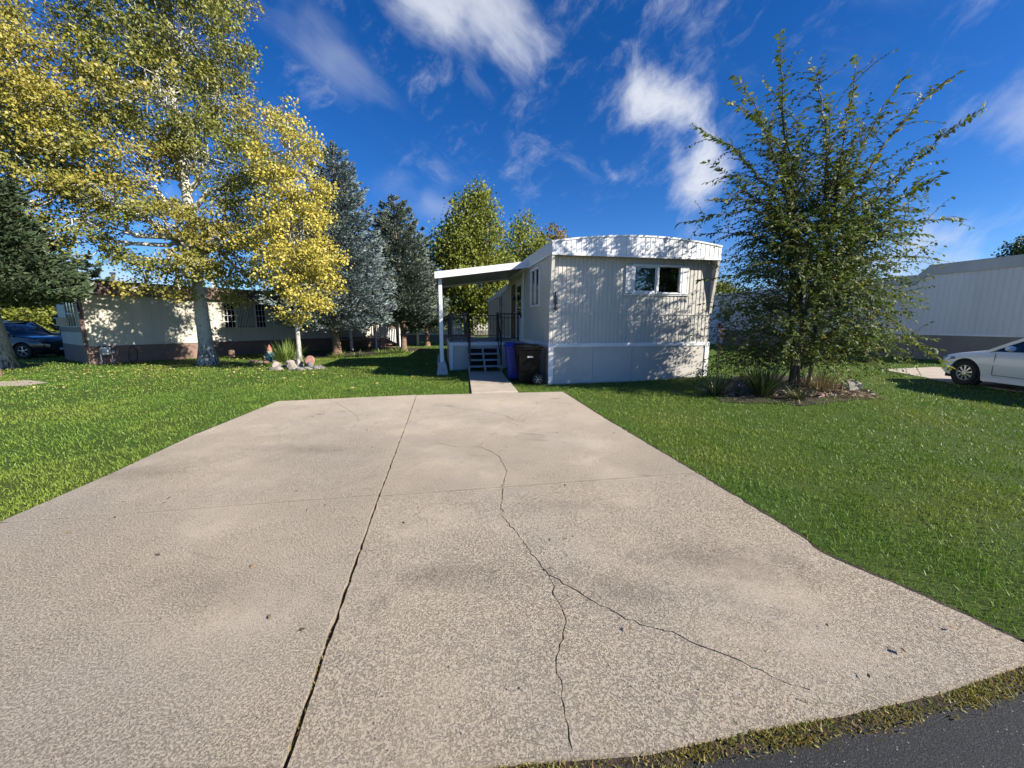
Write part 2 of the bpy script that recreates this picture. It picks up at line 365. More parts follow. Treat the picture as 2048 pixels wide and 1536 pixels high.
# ------------------------------------------------------------------ ground
def gauss(x, y, cx, cy, s, a): return a*np.exp(-((x-cx)**2+(y-cy)**2)/(2*s*s))
def hgt(x, y):
    x = np.asarray(x, float); y = np.asarray(y, float)
    h = -.034+gauss(x, y, 6.7, 9.1, 1.15, .13)+gauss(x, y, 6.3, 11.6, 1.3, .10)+.02*np.sin(x*.7+1)*np.sin(y*.55)*np.clip((np.hypot(x, y)-6)/6, 0, 1)
    h = h+gauss(x, y, -7.4, 13.45, .8, .07)
    return h
def gz(x, y): return float(hgt(x, y))
gx = np.concatenate([[-3000, -900, -300, -120, -70, -45], np.arange(-34, 34.01, .4), [45, 70, 120, 300, 900, 3000]])
gy = np.concatenate([[-900, -200, -60, -20, -8, -3], np.arange(0, 44.01, .4), [60, 90, 140, 300, 900, 4500]])
GX, GY = np.meshgrid(gx, gy); GZ = np.where(np.hypot(GX, GY) < 60, hgt(GX, GY), -.034)
V = np.stack([GX, GY, GZ], -1).reshape(-1, 3); nx = len(gx); ii = np.arange((len(gy)-1)*nx).reshape(len(gy)-1, nx)[:, :-1].ravel()
ground = link('ground', np_mesh('ground', V, np.stack([ii, ii+1, ii+1+nx, ii+nx], 1)), M['lawn'])
tag(ground, 'mown green lawn ground around the driveway', kind='structure')
ground.data.polygons.foreach_set('use_smooth', [True]*len(ground.data.polygons))

EDGE = [(-40, .2), (-9, .95), (-3, 1.12), (-.3, 1.14), (.15, 1.165), (.52, 1.19), (.95, 1.265), (1.4, 1.33), (1.9, 1.42), (2.37, 1.53), (3.1, 1.73), (4.5, 2.15), (8, 3.2), (40, 10)]
mb = MB(); n = len(EDGE)
mb.add([(x, y, -.028) for x, y in EDGE]+[(40, -30, -.028), (-40, -30, -.028)], [tuple(range(n+2))])
road = mb.build('road', M['asphalt']); tag(road, 'dark asphalt street along the driveway mouth', kind='structure')

def g2(px, py): p = gp(px, py); return (p.x, p.y)
# joints and edges of the driveway
LE = [g2(555, 803), g2(394, 868), g2(227, 947), g2(0, 1046)]
J1L, J1C, J1R = g2(0, 1049), g2(758, 992), g2(1392, 945)
J2L, J2C, J2R = g2(394, 868.5), g2(812, 849), g2(1212, 838)
TL, TC, TR = g2(555, 803), g2(833, 790), g2(1125, 783)
CB = g2(552, 1565)
RE = [g2(1600, 1070), g2(1645, 1105), g2(1720, 1138), g2(1850, 1192), g2(2048, 1284), (3.9, 2.1)]
def jag(a, b, step=.06, amp=.004, ends=False):
    a, b = Vector(a), Vector(b); L = (b-a).length; k = max(2, int(L/step)); d = (b-a)/L; nrm = Vector((-d.y, d.x))
    pts = []
    for i in range(k):
        p = a+(b-a)*(i/k)
        if i or ends: p = p+nrm*random.gauss(0, amp)
        pts.append((p.x, p.y))
    return pts
def off(p, dx, dy=0.): return (p[0]+dx, p[1]+dy)
def path(*pp, amp=.002):
    o = []
    for a, b in zip(pp[:-1], pp[1:]): o += jag(a, b, amp=amp)
    return o
hw = lambda p: .011 if p[1] < 2 else .0075        # half width of the centre joint
cl = lambda p: off(p, -hw(p)); cr = lambda p: off(p, hw(p))
e4 = .005
botL = [(-.3, 1.185), (-3, 1.14), (-6.4, 1.05)]
SL = {}
SL['L1'] = path(off(J1L, 0, -e4), cl(off(J1C, 0, -e4)), amp=.0008)+path(cl(off(J1C, 0, -e4)), cl((CB[0], 1.165)), amp=.003)+[cl((CB[0], 1.165)), (-3, 1.14), (-6.6, 1.05), (-5.4, 2.2)]
SL['L2'] = path(off(J2L, 0, -e4), cl(off(J2C, 0, -e4)), amp=.0008)+path(cl(off(J2C, 0, -e4)), cl(off(J1C, 0, e4)), amp=.003)+path(cl(off(J1C, 0, e4)), off(J1L, 0, e4), amp=.0008)+[LE[3], LE[2]]
SL['L3'] = path(TL, cl(TC), amp=.002)+path(cl(TC), cl(off(J2C, 0, e4)), amp=.002)+path(cl(off(J2C, 0, e4)), off(J2L, 0, e4), amp=.0008)+[off(J2L, 0, e4)]
SL['R3'] = path(cr(TC), TR, amp=.002)+path(TR, off(J2R, 0, e4), amp=.004)+path(off(J2R, 0, e4), cr(off(J2C, 0, e4)), amp=.0008)+path(cr(off(J2C, 0, e4)), cr(TC), amp=.002)
SL['R2'] = path(cr(off(J2C, 0, -e4)), off(J2R, 0, -e4), amp=.0008)+path(off(J2R, 0, -e4), off(J1R, 0, e4), amp=.006)+path(off(J1R, 0, e4), cr(off(J1C, 0, e4)), amp=.0008)+path(cr(off(J1C, 0, e4)), cr(off(J2C, 0, -e4)), amp=.003)
SL['R1'] = path(cr(off(J1C, 0, -e4)), off(J1R, 0, -e4), amp=.0008)+path(off(J1R, 0, -e4), *RE, amp=.008)+[(3.85, 2.0), (3.1, 1.79), (2.37, 1.59), (1.9, 1.47), (1.4, 1.375), (.95, 1.305), (.52, 1.225), (.15, 1.20), (-.3, 1.165), cr((CB[0], 1.165))]+path(cr((CB[0], 1.165)), cr(off(J1C, 0, -e4)), amp=.003)
CR = {'R1': [[(1006, 975), (1003, 1003), (1003, 1030), (1030, 1060), (1060, 1100), (1098, 1150), (1112, 1196), (1133, 1242), (1118, 1300), (1113, 1345), (1128, 1410), (1145, 1500)],
             [(1097, 1148), (1150, 1178), (1200, 1210), (1280, 1248), (1345, 1262), (1400, 1290), (1470, 1315), (1540, 1350), (1620, 1378)]],
      'R2': [[(1006, 985), (1008, 962), (1013, 940), (998, 912), (975, 900), (958, 892), (985, 868), (1006, 852), (1027, 838)], [(962, 893), (935, 894), (905, 893), (868, 884)]],
      'R3': [[(1050, 843), (1030, 840), (1005, 829), (960, 821), (900, 814), (862, 808)], [(975, 823), (1000, 806), (1025, 790), (1034, 782)]],
      'L3': [[(671, 805), (693, 818), (712, 831), (717, 843), (703, 859)]]}
def ribbon(pix, w0, w1):
    """a jagged closed prism that follows a crack"""
    pts = [Vector(g2(*p)) for p in pix]; out = []
    for a, b in zip(pts[:-1], pts[1:]):
        k = max(2, int((b-a).length/.035))
        for i in range(k):
            d = (b-a).normalized(); out.append(a+(b-a)*(i/k)+Vector((-d.y, d.x))*(random.gauss(0, .006) if i else 0))
    out.append(pts[-1]); Lf = []; Rt = []; N = len(out)
    for i, p in enumerate(out):
        d = (out[min(i+1, N-1)]-out[max(i-1, 0)]).normalized(); nn = Vector((-d.y, d.x))
        wd = (w0+(w1-w0)*i/(N-1))*random.uniform(.5, 1.5)*.5
        Lf.append(p+nn*wd); Rt.append(p-nn*wd)
    m = MB(); vs = []
    for z in (-.05, .1): vs += [(p.x, p.y, z) for p in Lf]+[(p.x, p.y, z) for p in Rt]
    fs = []
    for i in range(N-1):
        fs += [(i, i+1, N+i+1, N+i), (2*N+i, 3*N+i, 3*N+i+1, 2*N+i+1), (i, 2*N+i, 2*N+i+1, i+1), (N+i, N+i+1, 3*N+i+1, 3*N+i)]
    fs += [(0, N, 3*N, 2*N), (N-1, 3*N-1, 4*N-1, 2*N-1)]
    m.add(vs, fs); return m.build('cutter', M['dark'])
driveway = empty('driveway', label='cracked tan concrete driveway of six slabs', kind='structure')
for k, (key, zz) in enumerate((('L1', .012), ('L2', .010), ('L3', .006), ('R1', -.004), ('R2', .0), ('R3', -.002))):
    pts = SL[key]; m = MB(); m.prism(pts, -.09, zz); o = m.build('slab', M['concrete'], driveway)
    cuts = [ribbon(c, *((.009, .005) if key == 'R1' else (.008, .005))) for c in CR.get(key, [])]
    if cuts: bool_cut(o, cuts)
    o.data.materials.clear(); o.data.materials.append(M['concrete'])
outer = [LE[0], LE[1], LE[2], LE[3], (-5.4, 2.2), (-6.6, 1.05), (-3, 1.14), (-.3, 1.19), (.52, 1.27), (1.4, 1.44), (2.37, 1.66), (3.85, 2.05)]+RE[::-1][1:]+[J1R, J2R, TR]
bedp = [off(LE[0], -.07, .07), off(LE[1], -.08, .02), off(LE[2], -.08, .03), off(LE[3], -.09, .05), (-5.5, 2.3), (-6.8, 1.03), (-3, 1.12), (-.3, 1.13), (.52, 1.18), (1.4, 1.32), (2.37, 1.52), (4.0, 1.98)]+[off(p, .05, .05) for p in RE[::-1][1:]]+[off(J1R, .06, .05), off(J2R, .06, .05), off(TR, .07, .07)]
m = MB(); m.add([(x, y, -.022) for x, y in bedp], [tuple(range(len(bedp)))])
tag(m.build('driveway_bed', M['soil']), 'dark soil under and along the driveway edges', kind='structure')
# front walk from the driveway to the steps
wk = [g2(943, 786), g2(1036, 782.8), g2(1003, 742.5), g2(937, 742.5)]
m = MB(); m.prism([off(wk[0], 0, .012), off(wk[1], 0, .012), wk[2], wk[3]], -.09, .003)
walk = tag(m.build('walkway', M['walkconc'], bevel=.008), 'short concrete walk from driveway to porch steps', kind='structure')
# neighbour's parking strip (beside the white car)
CAR_H = R(-5); carF = gp(1940, 768)
nd = [gp(1765, 738), gp(1870, 733), Vector((17.5, 9.)), Vector((16.5, 3.)), Vector((12.4, 3.2)), gp(1905, 764)]
m = MB(); m.prism([(p.x, p.y) for p in nd], -.1, -.012)
tag(m.build('parking_strip', M['walkconc']), 'neighbouring concrete parking strip under the white car', kind='structure')

# ------------------------------------------------------------------ grass
def inpoly(x, y, poly):
    c = np.zeros(x.shape, bool); n = len(poly)
    for i in range(n):
        x1, y1 = poly[i][:2]; x2, y2 = poly[i-1][:2]
        k = ((y1 > y) != (y2 > y)); 
        with np.errstate(divide='ignore', invalid='ignore'): xi = (x2-x1)*(y-y1)/(y2-y1)+x1
        c ^= (k & (x < xi))
    return c
TH = R(10.9); ct, st_ = math.cos(TH), math.sin(TH)
C0 = gp(1098, 766); C0 = Vector((C0.x, C0.y, 0))
def hw_(lx, ly): return (C0.x+lx*ct-ly*st_, C0.y+lx*st_+ly*ct)      # our home local -> world
LT = R(57); OL = Vector((-16.48, 15.0, 0)); ul = (math.cos(LT), math.sin(LT)); vl = (-math.sin(LT), math.cos(LT))
def lw_(x, y): return (OL.x+x*ul[0]+y*vl[0], OL.y+x*ul[1]+y*vl[1])     # left home local -> world
OR_ = Vector((21.5*ct-10.3*st_, 21.5*st_+10.3*ct, 0))
def rw_(x, y): return (OR_.x+x*ct-y*st_, OR_.y+x*st_+y*ct)
BED = [g2(*p) for p in ((1412, 782), (1440, 803), (1520, 806), (1600, 812), (1690, 806), (1770, 800), (1740, 786), (1690, 768), (1640, 755), (1560, 750), (1470, 760))]
LBED = [(-11.2, 19.6), (-9.6, 17.6), (-7.6, 18.9), (-5.6, 21.6), (-4.7, 24.5), (-8, 26)]
SPOT = [g2(*p) for p in ((-60, 775), (-60, 762), (60, 757), (110, 763), (60, 771))]
shrink = lambda pl, s: [(sum(p[0] for p in pl)/len(pl)*(1-s)+x*s, sum(p[1] for p in pl)/len(pl)*(1-s)+y*s) for x, y in pl]
outer_in = [(x_*1.004, y_) for x_, y_ in outer]
NOGRASS = [bedp, [off(wk[0], -.02, -.05), off(wk[1], .02, -.05), off(wk[2], .03), off(wk[3], -.03)], [(p.x, p.y) for p in nd], shrink(BED, .8), shrink(LBED, .9),
           [hw_(0, 0), hw_(4.7, 0), hw_(4.7, 13), hw_(0, 13)], [hw_(-2.45, 3.7), hw_(0, 3.7), hw_(0, 8), hw_(-2.45, 8)],
           [lw_(0, 0), lw_(17, 0), lw_(17, 5), lw_(0, 5)], [rw_(0, 0), rw_(4, 0), rw_(4, 17), rw_(0, 17)], EDGE+[(40, -9), (-40, -9)]]
P = []; Wd = []; Ln = []
for r0, r1, den, wd, ln in ((1.5, 4.2, 5600, .0045, .046), (4.2, 7, 3200, .006, .046), (7, 12, 1300, .009, .048), (12, 20, 400, .015, .055), (20, 36, 90, .028, .07)):
    A = math.pi*(r1**2-r0**2)*(120/360); nn = int(A*den)
    r = np.sqrt(rng.uniform(r0*r0, r1*r1, nn)); a = rng.uniform(R(-60), R(60), nn); x = r*np.sin(a); y = r*np.cos(a)
    ok = np.ones(nn, bool)
    for poly in NOGRASS[1:]: ok &= ~inpoly(x, y, poly)
    ok &= ~inpoly(x, y, outer_in); ok &= ~(inpoly(x, y, bedp) & (rng.random(nn) < .6))
    thin = inpoly(x, y, SPOT); ok &= ~(thin & (rng.random(nn) < .72))
    x, y = x[ok], y[ok]
    # clumps: thinner where the turf is worn
    cl_ = np.sin(x*5.1+np.sin(y*3.3)*1.7)*np.sin(y*4.3+np.sin(x*2.9)*1.6)
    keep = rng.random(len(x)) < .62+.38*cl_
    x, y = x[keep], y[keep]
    P.append(np.stack([x, y, hgt(x, y)-.002], 1)); Wd.append(np.full(len(x), wd)*rng.uniform(.6, 1.4, len(x))); Ln.append(np.full(len(x), ln)*rng.uniform(.5, 1.35, len(x)))
P = np.concatenate(P); Wd = np.concatenate(Wd); Ln = np.concatenate(Ln); nn = len(P)
D = unit(np.stack([rng.normal(-.1, .5, nn), rng.normal(0, .5, nn), np.ones(nn)], 1)); Nn = unit(rng.normal(0, 1, (nn, 3)))
V, F = leaf_quads(P, D, Nn, Ln, Wd, .1)
tn = np.clip(rng.normal(.45, .19, nn), 0, 1)
grass = link('grass', np_mesh('grass', V, F, np.repeat(tn, 4)), M['grass']); tag(grass, 'short mown green lawn grass on both sides of the driveway', 'grass', kind='stuff')
print('grass blades', nn)

# weeds along the street edge and in the joints
def strip_weeds(pts, width, den, ln, wd):
    out = []
    for a, b in zip(pts[:-1], pts[1:]):
        a, b = np.array(a), np.array(b); L = np.linalg.norm(b-a); k = int(L*den)
        t = rng.random((k, 1)); d = (b-a)/L; nrm = np.array([-d[1], d[0]])
        gate = .5+.5*np.sin((a[0]+t[:, 0]*(b[0]-a[0]))*9+1.3)*np.sin((a[0]+t[:, 0]*(b[0]-a[0]))*4.1)
        q = a+(b-a)*t+nrm*(rng.normal(0, width*.42, (k, 1)))
        out.append(q[rng.random(k) < .12+.88*gate**1.5])
    q = np.concatenate(out); k = len(q); z = np.full(k, -.03)
    P = np.column_stack([q, z]); D = unit(np.stack([rng.normal(0, .8, k), rng.normal(0, .8, k), rng.uniform(.25, 1, k)], 1))
    return leaf_quads(P, D, unit(rng.normal(0, 1, (k, 3))), rng.uniform(.4, 1.2, k)*ln, rng.uniform(.6, 1.4, k)*wd, .15)+(k,)
V, F, k = strip_weeds([(-.45, 1.14), (-.3, 1.15), (.15, 1.18), (.52, 1.205), (.95, 1.28), (1.4, 1.345), (1.9, 1.44), (2.37, 1.55), (3.1, 1.75), (4.2, 2.07)], .055, 5000, .034, .0045)
tag(link('edge_weeds', np_mesh('edge_weeds', V, F, np.repeat(rng.random(k), 4)), M['weed']), 'yellowing weeds along the asphalt edge', 'weeds', kind='stuff')
cpt = [(CB[0], 1.3), ((CB[0]+J1C[0])/2-.02, (1.3+J1C[1])/2), J1C, J2C]
V, F, k = strip_weeds([g2(570, 1520), g2(585, 1480), g2(618, 1390), g2(660, 1280), g2(690, 1200), g2(735, 1070)], .014, 800, .045, .005)
V2, F2, k2 = strip_weeds([g2(1004, 1000), g2(1002, 1030)], .012, 500, .04, .005)
V3, F3, k3 = strip_weeds([g2(1020, 838), g2(1048, 842)], .02, 260, .05, .008)
V4, F4, k4 = strip_weeds([g2(925, 982), g2(960, 981)], .015, 200, .04, .007)
V5, F5, k5 = strip_weeds([g2(948, 891), g2(968, 892)], .015, 300, .04, .007)
VV = np.concatenate([V, V2, V3, V4, V5]); FF = np.arange(len(VV)).reshape(-1, 4)
tag(link('joint_weeds', np_mesh('joint_weeds', VV, FF, np.repeat(rng.random(len(FF)), 4)), M['weed']), 'small weeds growing in the driveway joints and cracks', 'weeds', kind='stuff')
# loose chips on the scaled concrete
k = 1100; a = rng.uniform(R(-55), R(55), k); r = rng.uniform(1.3, 5.5, k); x = r*np.sin(a); y = r*np.cos(a)
ok = inpoly(x, y, outer); x, y = x[ok], y[ok]; k = len(x); s = rng.uniform(.002, .007, k)
ang = rng.uniform(0, 6.28, (k, 1))+np.array([[0, 2.1, 4.2]]); rr = s[:, None]*rng.uniform(.6, 1.3, (k, 3))
base = np.stack([x[:, None]+rr*np.cos(ang), y[:, None]+rr*np.sin(ang), np.full((k, 3), .002)], -1)
top = np.stack([x, y, .004+s*.3], -1)[:, None, :]
V = np.concatenate([base, top], 1).reshape(-1, 3); b = np.arange(k)[:, None]*4
F = np.concatenate([b+np.array([[0, 1, 3]]), b+np.array([[1, 2, 3]]), b+np.array([[2, 0, 3]])])
M['chips'] = mat('concrete_chips', (.42, .36, .29), (.20, .18, .16), 60, .9)
tag(link('concrete_chips', np_mesh('concrete_chips', V, F), M['chips']), 'loose concrete chips and grit on the driveway', 'gravel', kind='stuff')
# fallen aspen leaves on the lawn
k = 420; x = rng.normal(-11.5, 3.8, k); y = rng.normal(13.6, 2.3, k)
k2 = 420; x = np.concatenate([x, rng.uniform(-14, -6, k2)]); y = np.concatenate([y, rng.uniform(10.5, 17.5, k2)])
ok = ~inpoly(x, y, outer) & ~inpoly(x, y, [lw_(0, 0), lw_(17, 0), lw_(17, 5), lw_(0, 5)]); x, y = x[ok], y[ok]; k = len(x)
P = np.stack([x, y, hgt(x, y)+.05], 1); D = unit(np.stack([rng.normal(0, 1, k), rng.normal(0, 1, k), rng.normal(0, .2, k)], 1)); Nn = unit(np.stack([rng.normal(0, .3, k), rng.normal(0, .3, k), np.ones(k)], 1))
V, F = leaf_quads(P, D, Nn, rng.uniform(.05, .09, k), rng.uniform(.04, .07, k))
M['fallen'] = leaf_mat('fallen_leaf', (.42, .33, .10), (.55, .46, .22), (.3, .17, .06), trans=.15)
tag(link('fallen_leaves', np_mesh('fallen_leaves', V, F, np.repeat(rng.random(k), 4)), M['fallen']), 'pale yellow leaves fallen on the lawn near the old aspen', 'leaves', kind='stuff')

# a few dry leaves blown onto the concrete
k = 70; x = rng.uniform(-3.5, 3.5, k); y = 1.5+6*rng.random(k)**1.3; ok = inpoly(x, y, outer); x, y = x[ok], y[ok]; k = len(x)
P = np.stack([x, y, np.full(k, .016)], 1); D = unit(np.stack([rng.normal(0, 1, k), rng.normal(0, 1, k), rng.normal(.1, .15, k)], 1)); V, F = leaf_quads(P, D, unit(np.stack([rng.normal(0, .4, k), rng.normal(0, .4, k), np.ones(k)], 1)), rng.uniform(.02, .05, k), rng.uniform(.01, .025, k))
M['dryleaf'] = leaf_mat('blown_leaf', (.10, .06, .03), (.30, .21, .10), (.4, .3, .12), trans=.1)
tag(link('blown_leaves', np_mesh('blown_leaves', V, F, np.repeat(rng.random(k), 4)), M['dryleaf']), 'small dry leaves blown onto the concrete driveway', 'leaves', kind='stuff')

# ------------------------------------------------------------------ ribbed sheet helper
def rib_profile(u0, u1, period, depth, groove, slope=.01):
    """(u, offset) polyline of a sheet with flat lands and narrow grooves"""
    pts = [(u0, 0.)]; u = u0+period*.5
    while u+groove+2*slope < u1:
        pts += [(u, 0.), (u+slope, depth), (u+slope+groove, depth), (u+2*slope+groove, 0.)]; u += period
    pts.append((u1, 0.)); return pts
def rib_sheet(fn, u0, u1, z0, z1, period=.115, depth=.012, groove=.018, slope=.009, holes=()):
    """fn(u, off, z) -> xyz ; z1 may be a function of u ; holes (ua, ub, za, zb)"""
    zt = z1 if callable(z1) else (lambda u: z1)
    pr = rib_profile(u0, u1, period, depth, groove, slope)
    brk = sorted({h[0] for h in holes} | {h[1] for h in holes}); ext = []
    for (a, oa), (b, ob) in zip(pr[:-1], pr[1:]):
        cuts = [a]+[k for k in brk if a < k < b]+[b]
        for c, d in zip(cuts[:-1], cuts[1:]):
            f = lambda q: oa+(ob-oa)*(q-a)/max(b-a, 1e-9)
            ext.append((c, f(c), d, f(d)))
    m = MB()
    for a, oa, b, ob in ext:
        if b-a < 1e-6: continue
        mid = (a+b)/2; iv = [(z0, None)]
        for h in holes:
            if h[0]-1e-6 <= mid <= h[1]+1e-6: iv = [(z0, h[2]), (h[3], None)]
        for lo, hi in iv:
            ha = zt(a) if hi is None else hi; hb = zt(b) if hi is None else hi
            m.add([fn(a, oa, lo), fn(b, ob, lo), fn(b, ob, hb), fn(a, oa, ha)], [(0, 1, 2, 3)])
    return m

# ------------------------------------------------------------------ our home
HW = 4.7; HLEN = 12.4; ZS = 1.05; ZF = 3.30; OVH = .22
home = empty('mobile_home', C0, TH, 'grey mobile home with white ribbed fascia and house number 1594', 'mobile home')
def fr(u, o, z): return (u, o, z)
win = (2.31, 3.66, 2.41, 3.08)
m = rib_sheet(fr, 0, HW, ZS, ZF+.02, holes=[win]); fw = m.build('front_wall', M['siding'], home)
m = MB(); m.box(.02, HW-.02, -.012, .004, 1.805, 1.835); m.build('belt_trim', M['siding'], home)
arc = lambda u: 3.60+.19*(1-((u-HW/2)/(HW/2))**2)+.045*(u/HW)
m = rib_sheet(lambda u, o, z: (u, -OVH+o, z), -.03, HW+.03, ZF, lambda u: arc(u), .135, .010, .012, .006); fas = m.build('front_fascia', M['fascia'], home)
m = MB(); N = 24; us = [-.04+(HW+.08)*i/N for i in range(N+1)]
for a, b in zip(us[:-1], us[1:]):
    m.add([(a, -OVH-.016, arc(a)-.03), (b, -OVH-.016, arc(b)-.03), (b, -OVH-.016, arc(b)+.012), (a, -OVH-.016, arc(a)+.012), (a, -OVH+.03, arc(a)+.012), (b, -OVH+.03, arc(b)+.012)], [(0, 1, 2, 3), (3, 2, 5, 4)])
m.build('fascia_cap', M['fascia'], home)
m = MB(); m.box(-.035, HW+.035, -OVH-.012, -OVH+.02, ZF-.03, ZF+.025); m.build('fascia_base_trim', M['fascia'], home)
m = MB(); m.box(0, HW, -OVH+.02, 0, ZF, ZF+.015); m.build('soffit', M['siding'], home)
def roof_sheet(y0, y1, za, zb, x0=-.03, x1=HW+.03, rise=.2):
    m = MB(); N = 16
    for i in range(N):
        a, b = x0+(x1-x0)*i/N, x0+(x1-x0)*(i+1)/N
        f = lambda u: rise*(1-((u-HW/2)/(HW/2+.03))**2)
        m.add([(a, y0, za+f(a)), (b, y0, za+f(b)), (b, y1, zb+f(b)), (a, y1, zb+f(a))], [(0, 1, 2, 3)])
    return m
m = roof_sheet(-OVH+.03, 6.0, 3.612, 3.60); rf = m.build('roof', M['roof'], home)
m = MB(); m.lathe([(.05, 3.7), (.05, 4.02), (.09, 4.03), (.09, 4.08)], (3.4, 3.2, 0), 12); m.build('vent_pipe', M['roof'], rf)
roof_sheet(6.0, HLEN, 3.14, 2.86, rise=.18).build('rear_roof', M['roof'], home)
for x in (-.035, HW+.005):
    m = MB(); m.box(x, x+.03, -OVH+.02, 6.0, ZF, 3.61); o = m.build('side_fascia', M['fascia'], home)
    m = MB(); s = -.006 if x < 1 else .006
    m.box(x+s, x+.03+s, -OVH+.02, 6.0, ZF-.015, ZF+.03); m.box(x+s, x+.03+s, -OVH+.02, 6.0, 3.575, 3.62); m.build('drip_edge', M['fascia'], o)
    m = MB(); m.hexa([(x, 6.0, 2.93), (x+.03, 6.0, 2.93), (x+.03, HLEN, 2.63), (x, HLEN, 2.63)], [(x, 6.0, 3.15), (x+.03, 6.0, 3.15), (x+.03, HLEN, 2.87), (x, HLEN, 2.87)]); m.build('rear_fascia', M['fascia'], home)
# tapered fins under the overhang at both corners
for x0, x1 in ((-.03, .05), (HW-.05, HW+.03)):
    m = MB(); m.prism([(-OVH+.004, ZF-.001), (.0, ZF-.001), (.0, 1.83), (-.012, 1.83)], x0, x1, 'x'); m.build('corner_fin', M['siding'], home)
# side walls
sw = rib_sheet(lambda u, o, z: (o, u, z), 0, 6.0, ZS, ZF+.01, .41, .006, .006, .003, holes=[(1.08, 2.03, 2.12, 3.12)]).build('side_wall', M['siding'], home)
rib_sheet(lambda u, o, z: (o, u, z), 6.0, HLEN, ZS, lambda u: 2.95-.3*(u-6)/(HLEN-6), .41, .006, .006, .003).build('side_wall', M['siding'], home)
rib_sheet(lambda u, o, z: (HW-o, u, z), 0, HLEN, ZS, 2.66, .115, .012, .018, .009).build('side_wall', M['siding'], home)
MB().box(HW-.03, HW-.02, 0, 6, 2.6, ZF).build('upper_wall', M['siding'], home); MB().box(0, HW, HLEN-.02, HLEN, ZS, 2.9).build('back_wall', M['siding'], home)
m = MB(); m.box(-.012, .003, .0, 3.1, 1.805, 1.835); m.build('belt_trim', M['siding'], home)
m = MB(); m.box(-.022, .05, -.012, .06, ZS, 1.83); m.build('corner_trim', M['siding'], home)
# front window
W = empty('window', (0, 0, 0)); W.parent = home
m = MB(); a, b, z0, z1 = win
m.box(a-.06, b+.06, -.045, .02, z1, z1+.055); m.box(a-.06, b+.06, -.05, .02, z0-.05, z0); m.box(a-.06, a, -.045, .02, z0, z1); m.box(b, b+.06, -.045, .02, z0, z1)
m.box(2.965, 3.035, -.04, .03, z0, z1); m.build('frame', M['white'], W, bevel=.006)
m = MB(); m.box(a, 2.965, -.015, .01, z0, z0+.035); m.box(a, 2.965, -.015, .01, z1-.035, z1); m.box(a, a+.035, -.015, .01, z0+.035, z1-.035); m.box(2.93, 2.965, -.015, .01, z0+.035, z1-.035); m.build('sash', M['white'], W, bevel=.003)
for p, q in ((a+.035, 2.93), (3.035, b)):
    m = MB(); m.box(p, q, -.004, .0, z0+.03, z1-.03) if p < 2.9 else m.box(p, q, .012, .016, z0, z1); m.build('pane', M['glass'], W)
m = MB(); m.box(2.0, 4.0, 1.6, 1.62, 1.9, 3.25); m.box(2.0, 2.02, .05, 1.6, 1.9, 3.25); m.box(3.98, 4.0, .05, 1.6, 1.9, 3.25); m.box(2.0, 4.0, .05, 1.6, 1.9, 1.92); m.box(2.0, 4.0, .05, 1.6, 3.23, 3.25); m.build('room_interior', M['interior'], W)
m = MB()
for i in range(16):
    z = 3.05-i*.024; m.box(2.33, 2.94, .05, .07, z-.012, z)
m.build('blind', M['blind'], W)
m = MB(); m.box(2.45, 2.85, 1.0, 1.04, 2.45, 2.85); m.box(2.65, 2.78, .8, .82, 2.42, 2.95); m.build('room_furniture', M['blind'], W)
m = MB(); m.box(2.02, 3.98, -.03, .004, z0-.085, z0-.052); m.build('sill', M['white'], W, bevel=.004)
for p in (2.065, 3.735):
    m = MB(); m.box(p, p+.18, -.03, .0, 2.38, 3.11); sh = m.build('shutter', M['shutter'], home)
    m = MB(); m.box(p+.0, p+.025, -.045, -.031, 2.38, 3.11); m.box(p+.155, p+.18, -.045, -.031, 2.38, 3.11); m.box(p+.025, p+.155, -.045, -.031, 2.38, 2.41); m.box(p+.025, p+.155, -.045, -.031, 3.08, 3.11)
    k = 0
    z = 2.415
    while z < 3.07:
        m.add([(p+.025, -.031, z+.024), (p+.155, -.031, z+.024), (p+.155, -.043, z), (p+.025, -.043, z)], [(0, 1, 2, 3)]); z += .028
    m.build('louver', M['shutter'], sh)
# side window
W = empty('window'); W.parent = home; m = MB()
m.box(-.04, .02, 1.02, 2.09, 3.12, 3.18); m.box(-.04, .02, 1.02, 2.09, 2.06, 2.12); m.box(-.04, .02, 1.02, 1.08, 2.12, 3.12); m.box(-.04, .02, 2.03, 2.09, 2.12, 3.12); m.box(-.03, .02, 1.53, 1.58, 2.12, 3.12)
m.build('frame', M['white'], W, bevel=.005)
for p, q in ((1.08, 1.53), (1.58, 2.03)): m = MB(); m.box(.004, .008, p, q, 2.12, 3.12); m.build('pane', M['glass'], W)
m = MB(); m.box(.5, .52, .9, 2.2, 2.0, 3.2); m.build('room_interior', M['dark'], W)
W = empty('window'); W.parent = home; m = MB(); m.box(-.035, .0, 7.3, 7.36, 1.75, 2.82); m.box(-.035, .0, 8.3, 8.36, 1.75, 2.82); m.box(-.035, .0, 7.36, 8.3, 2.77, 2.82); m.box(-.035, .0, 7.36, 8.3, 1.75, 1.8); m.box(-.03, 0, 7.8, 7.86, 1.8, 2.77); m.build('frame', M['white'], W)
for p, q in ((7.36, 7.8), (7.86, 8.3)): m = MB(); m.box(-.012, -.008, p, q, 1.8, 2.77); m.build('pane', M['darkglass'], W)
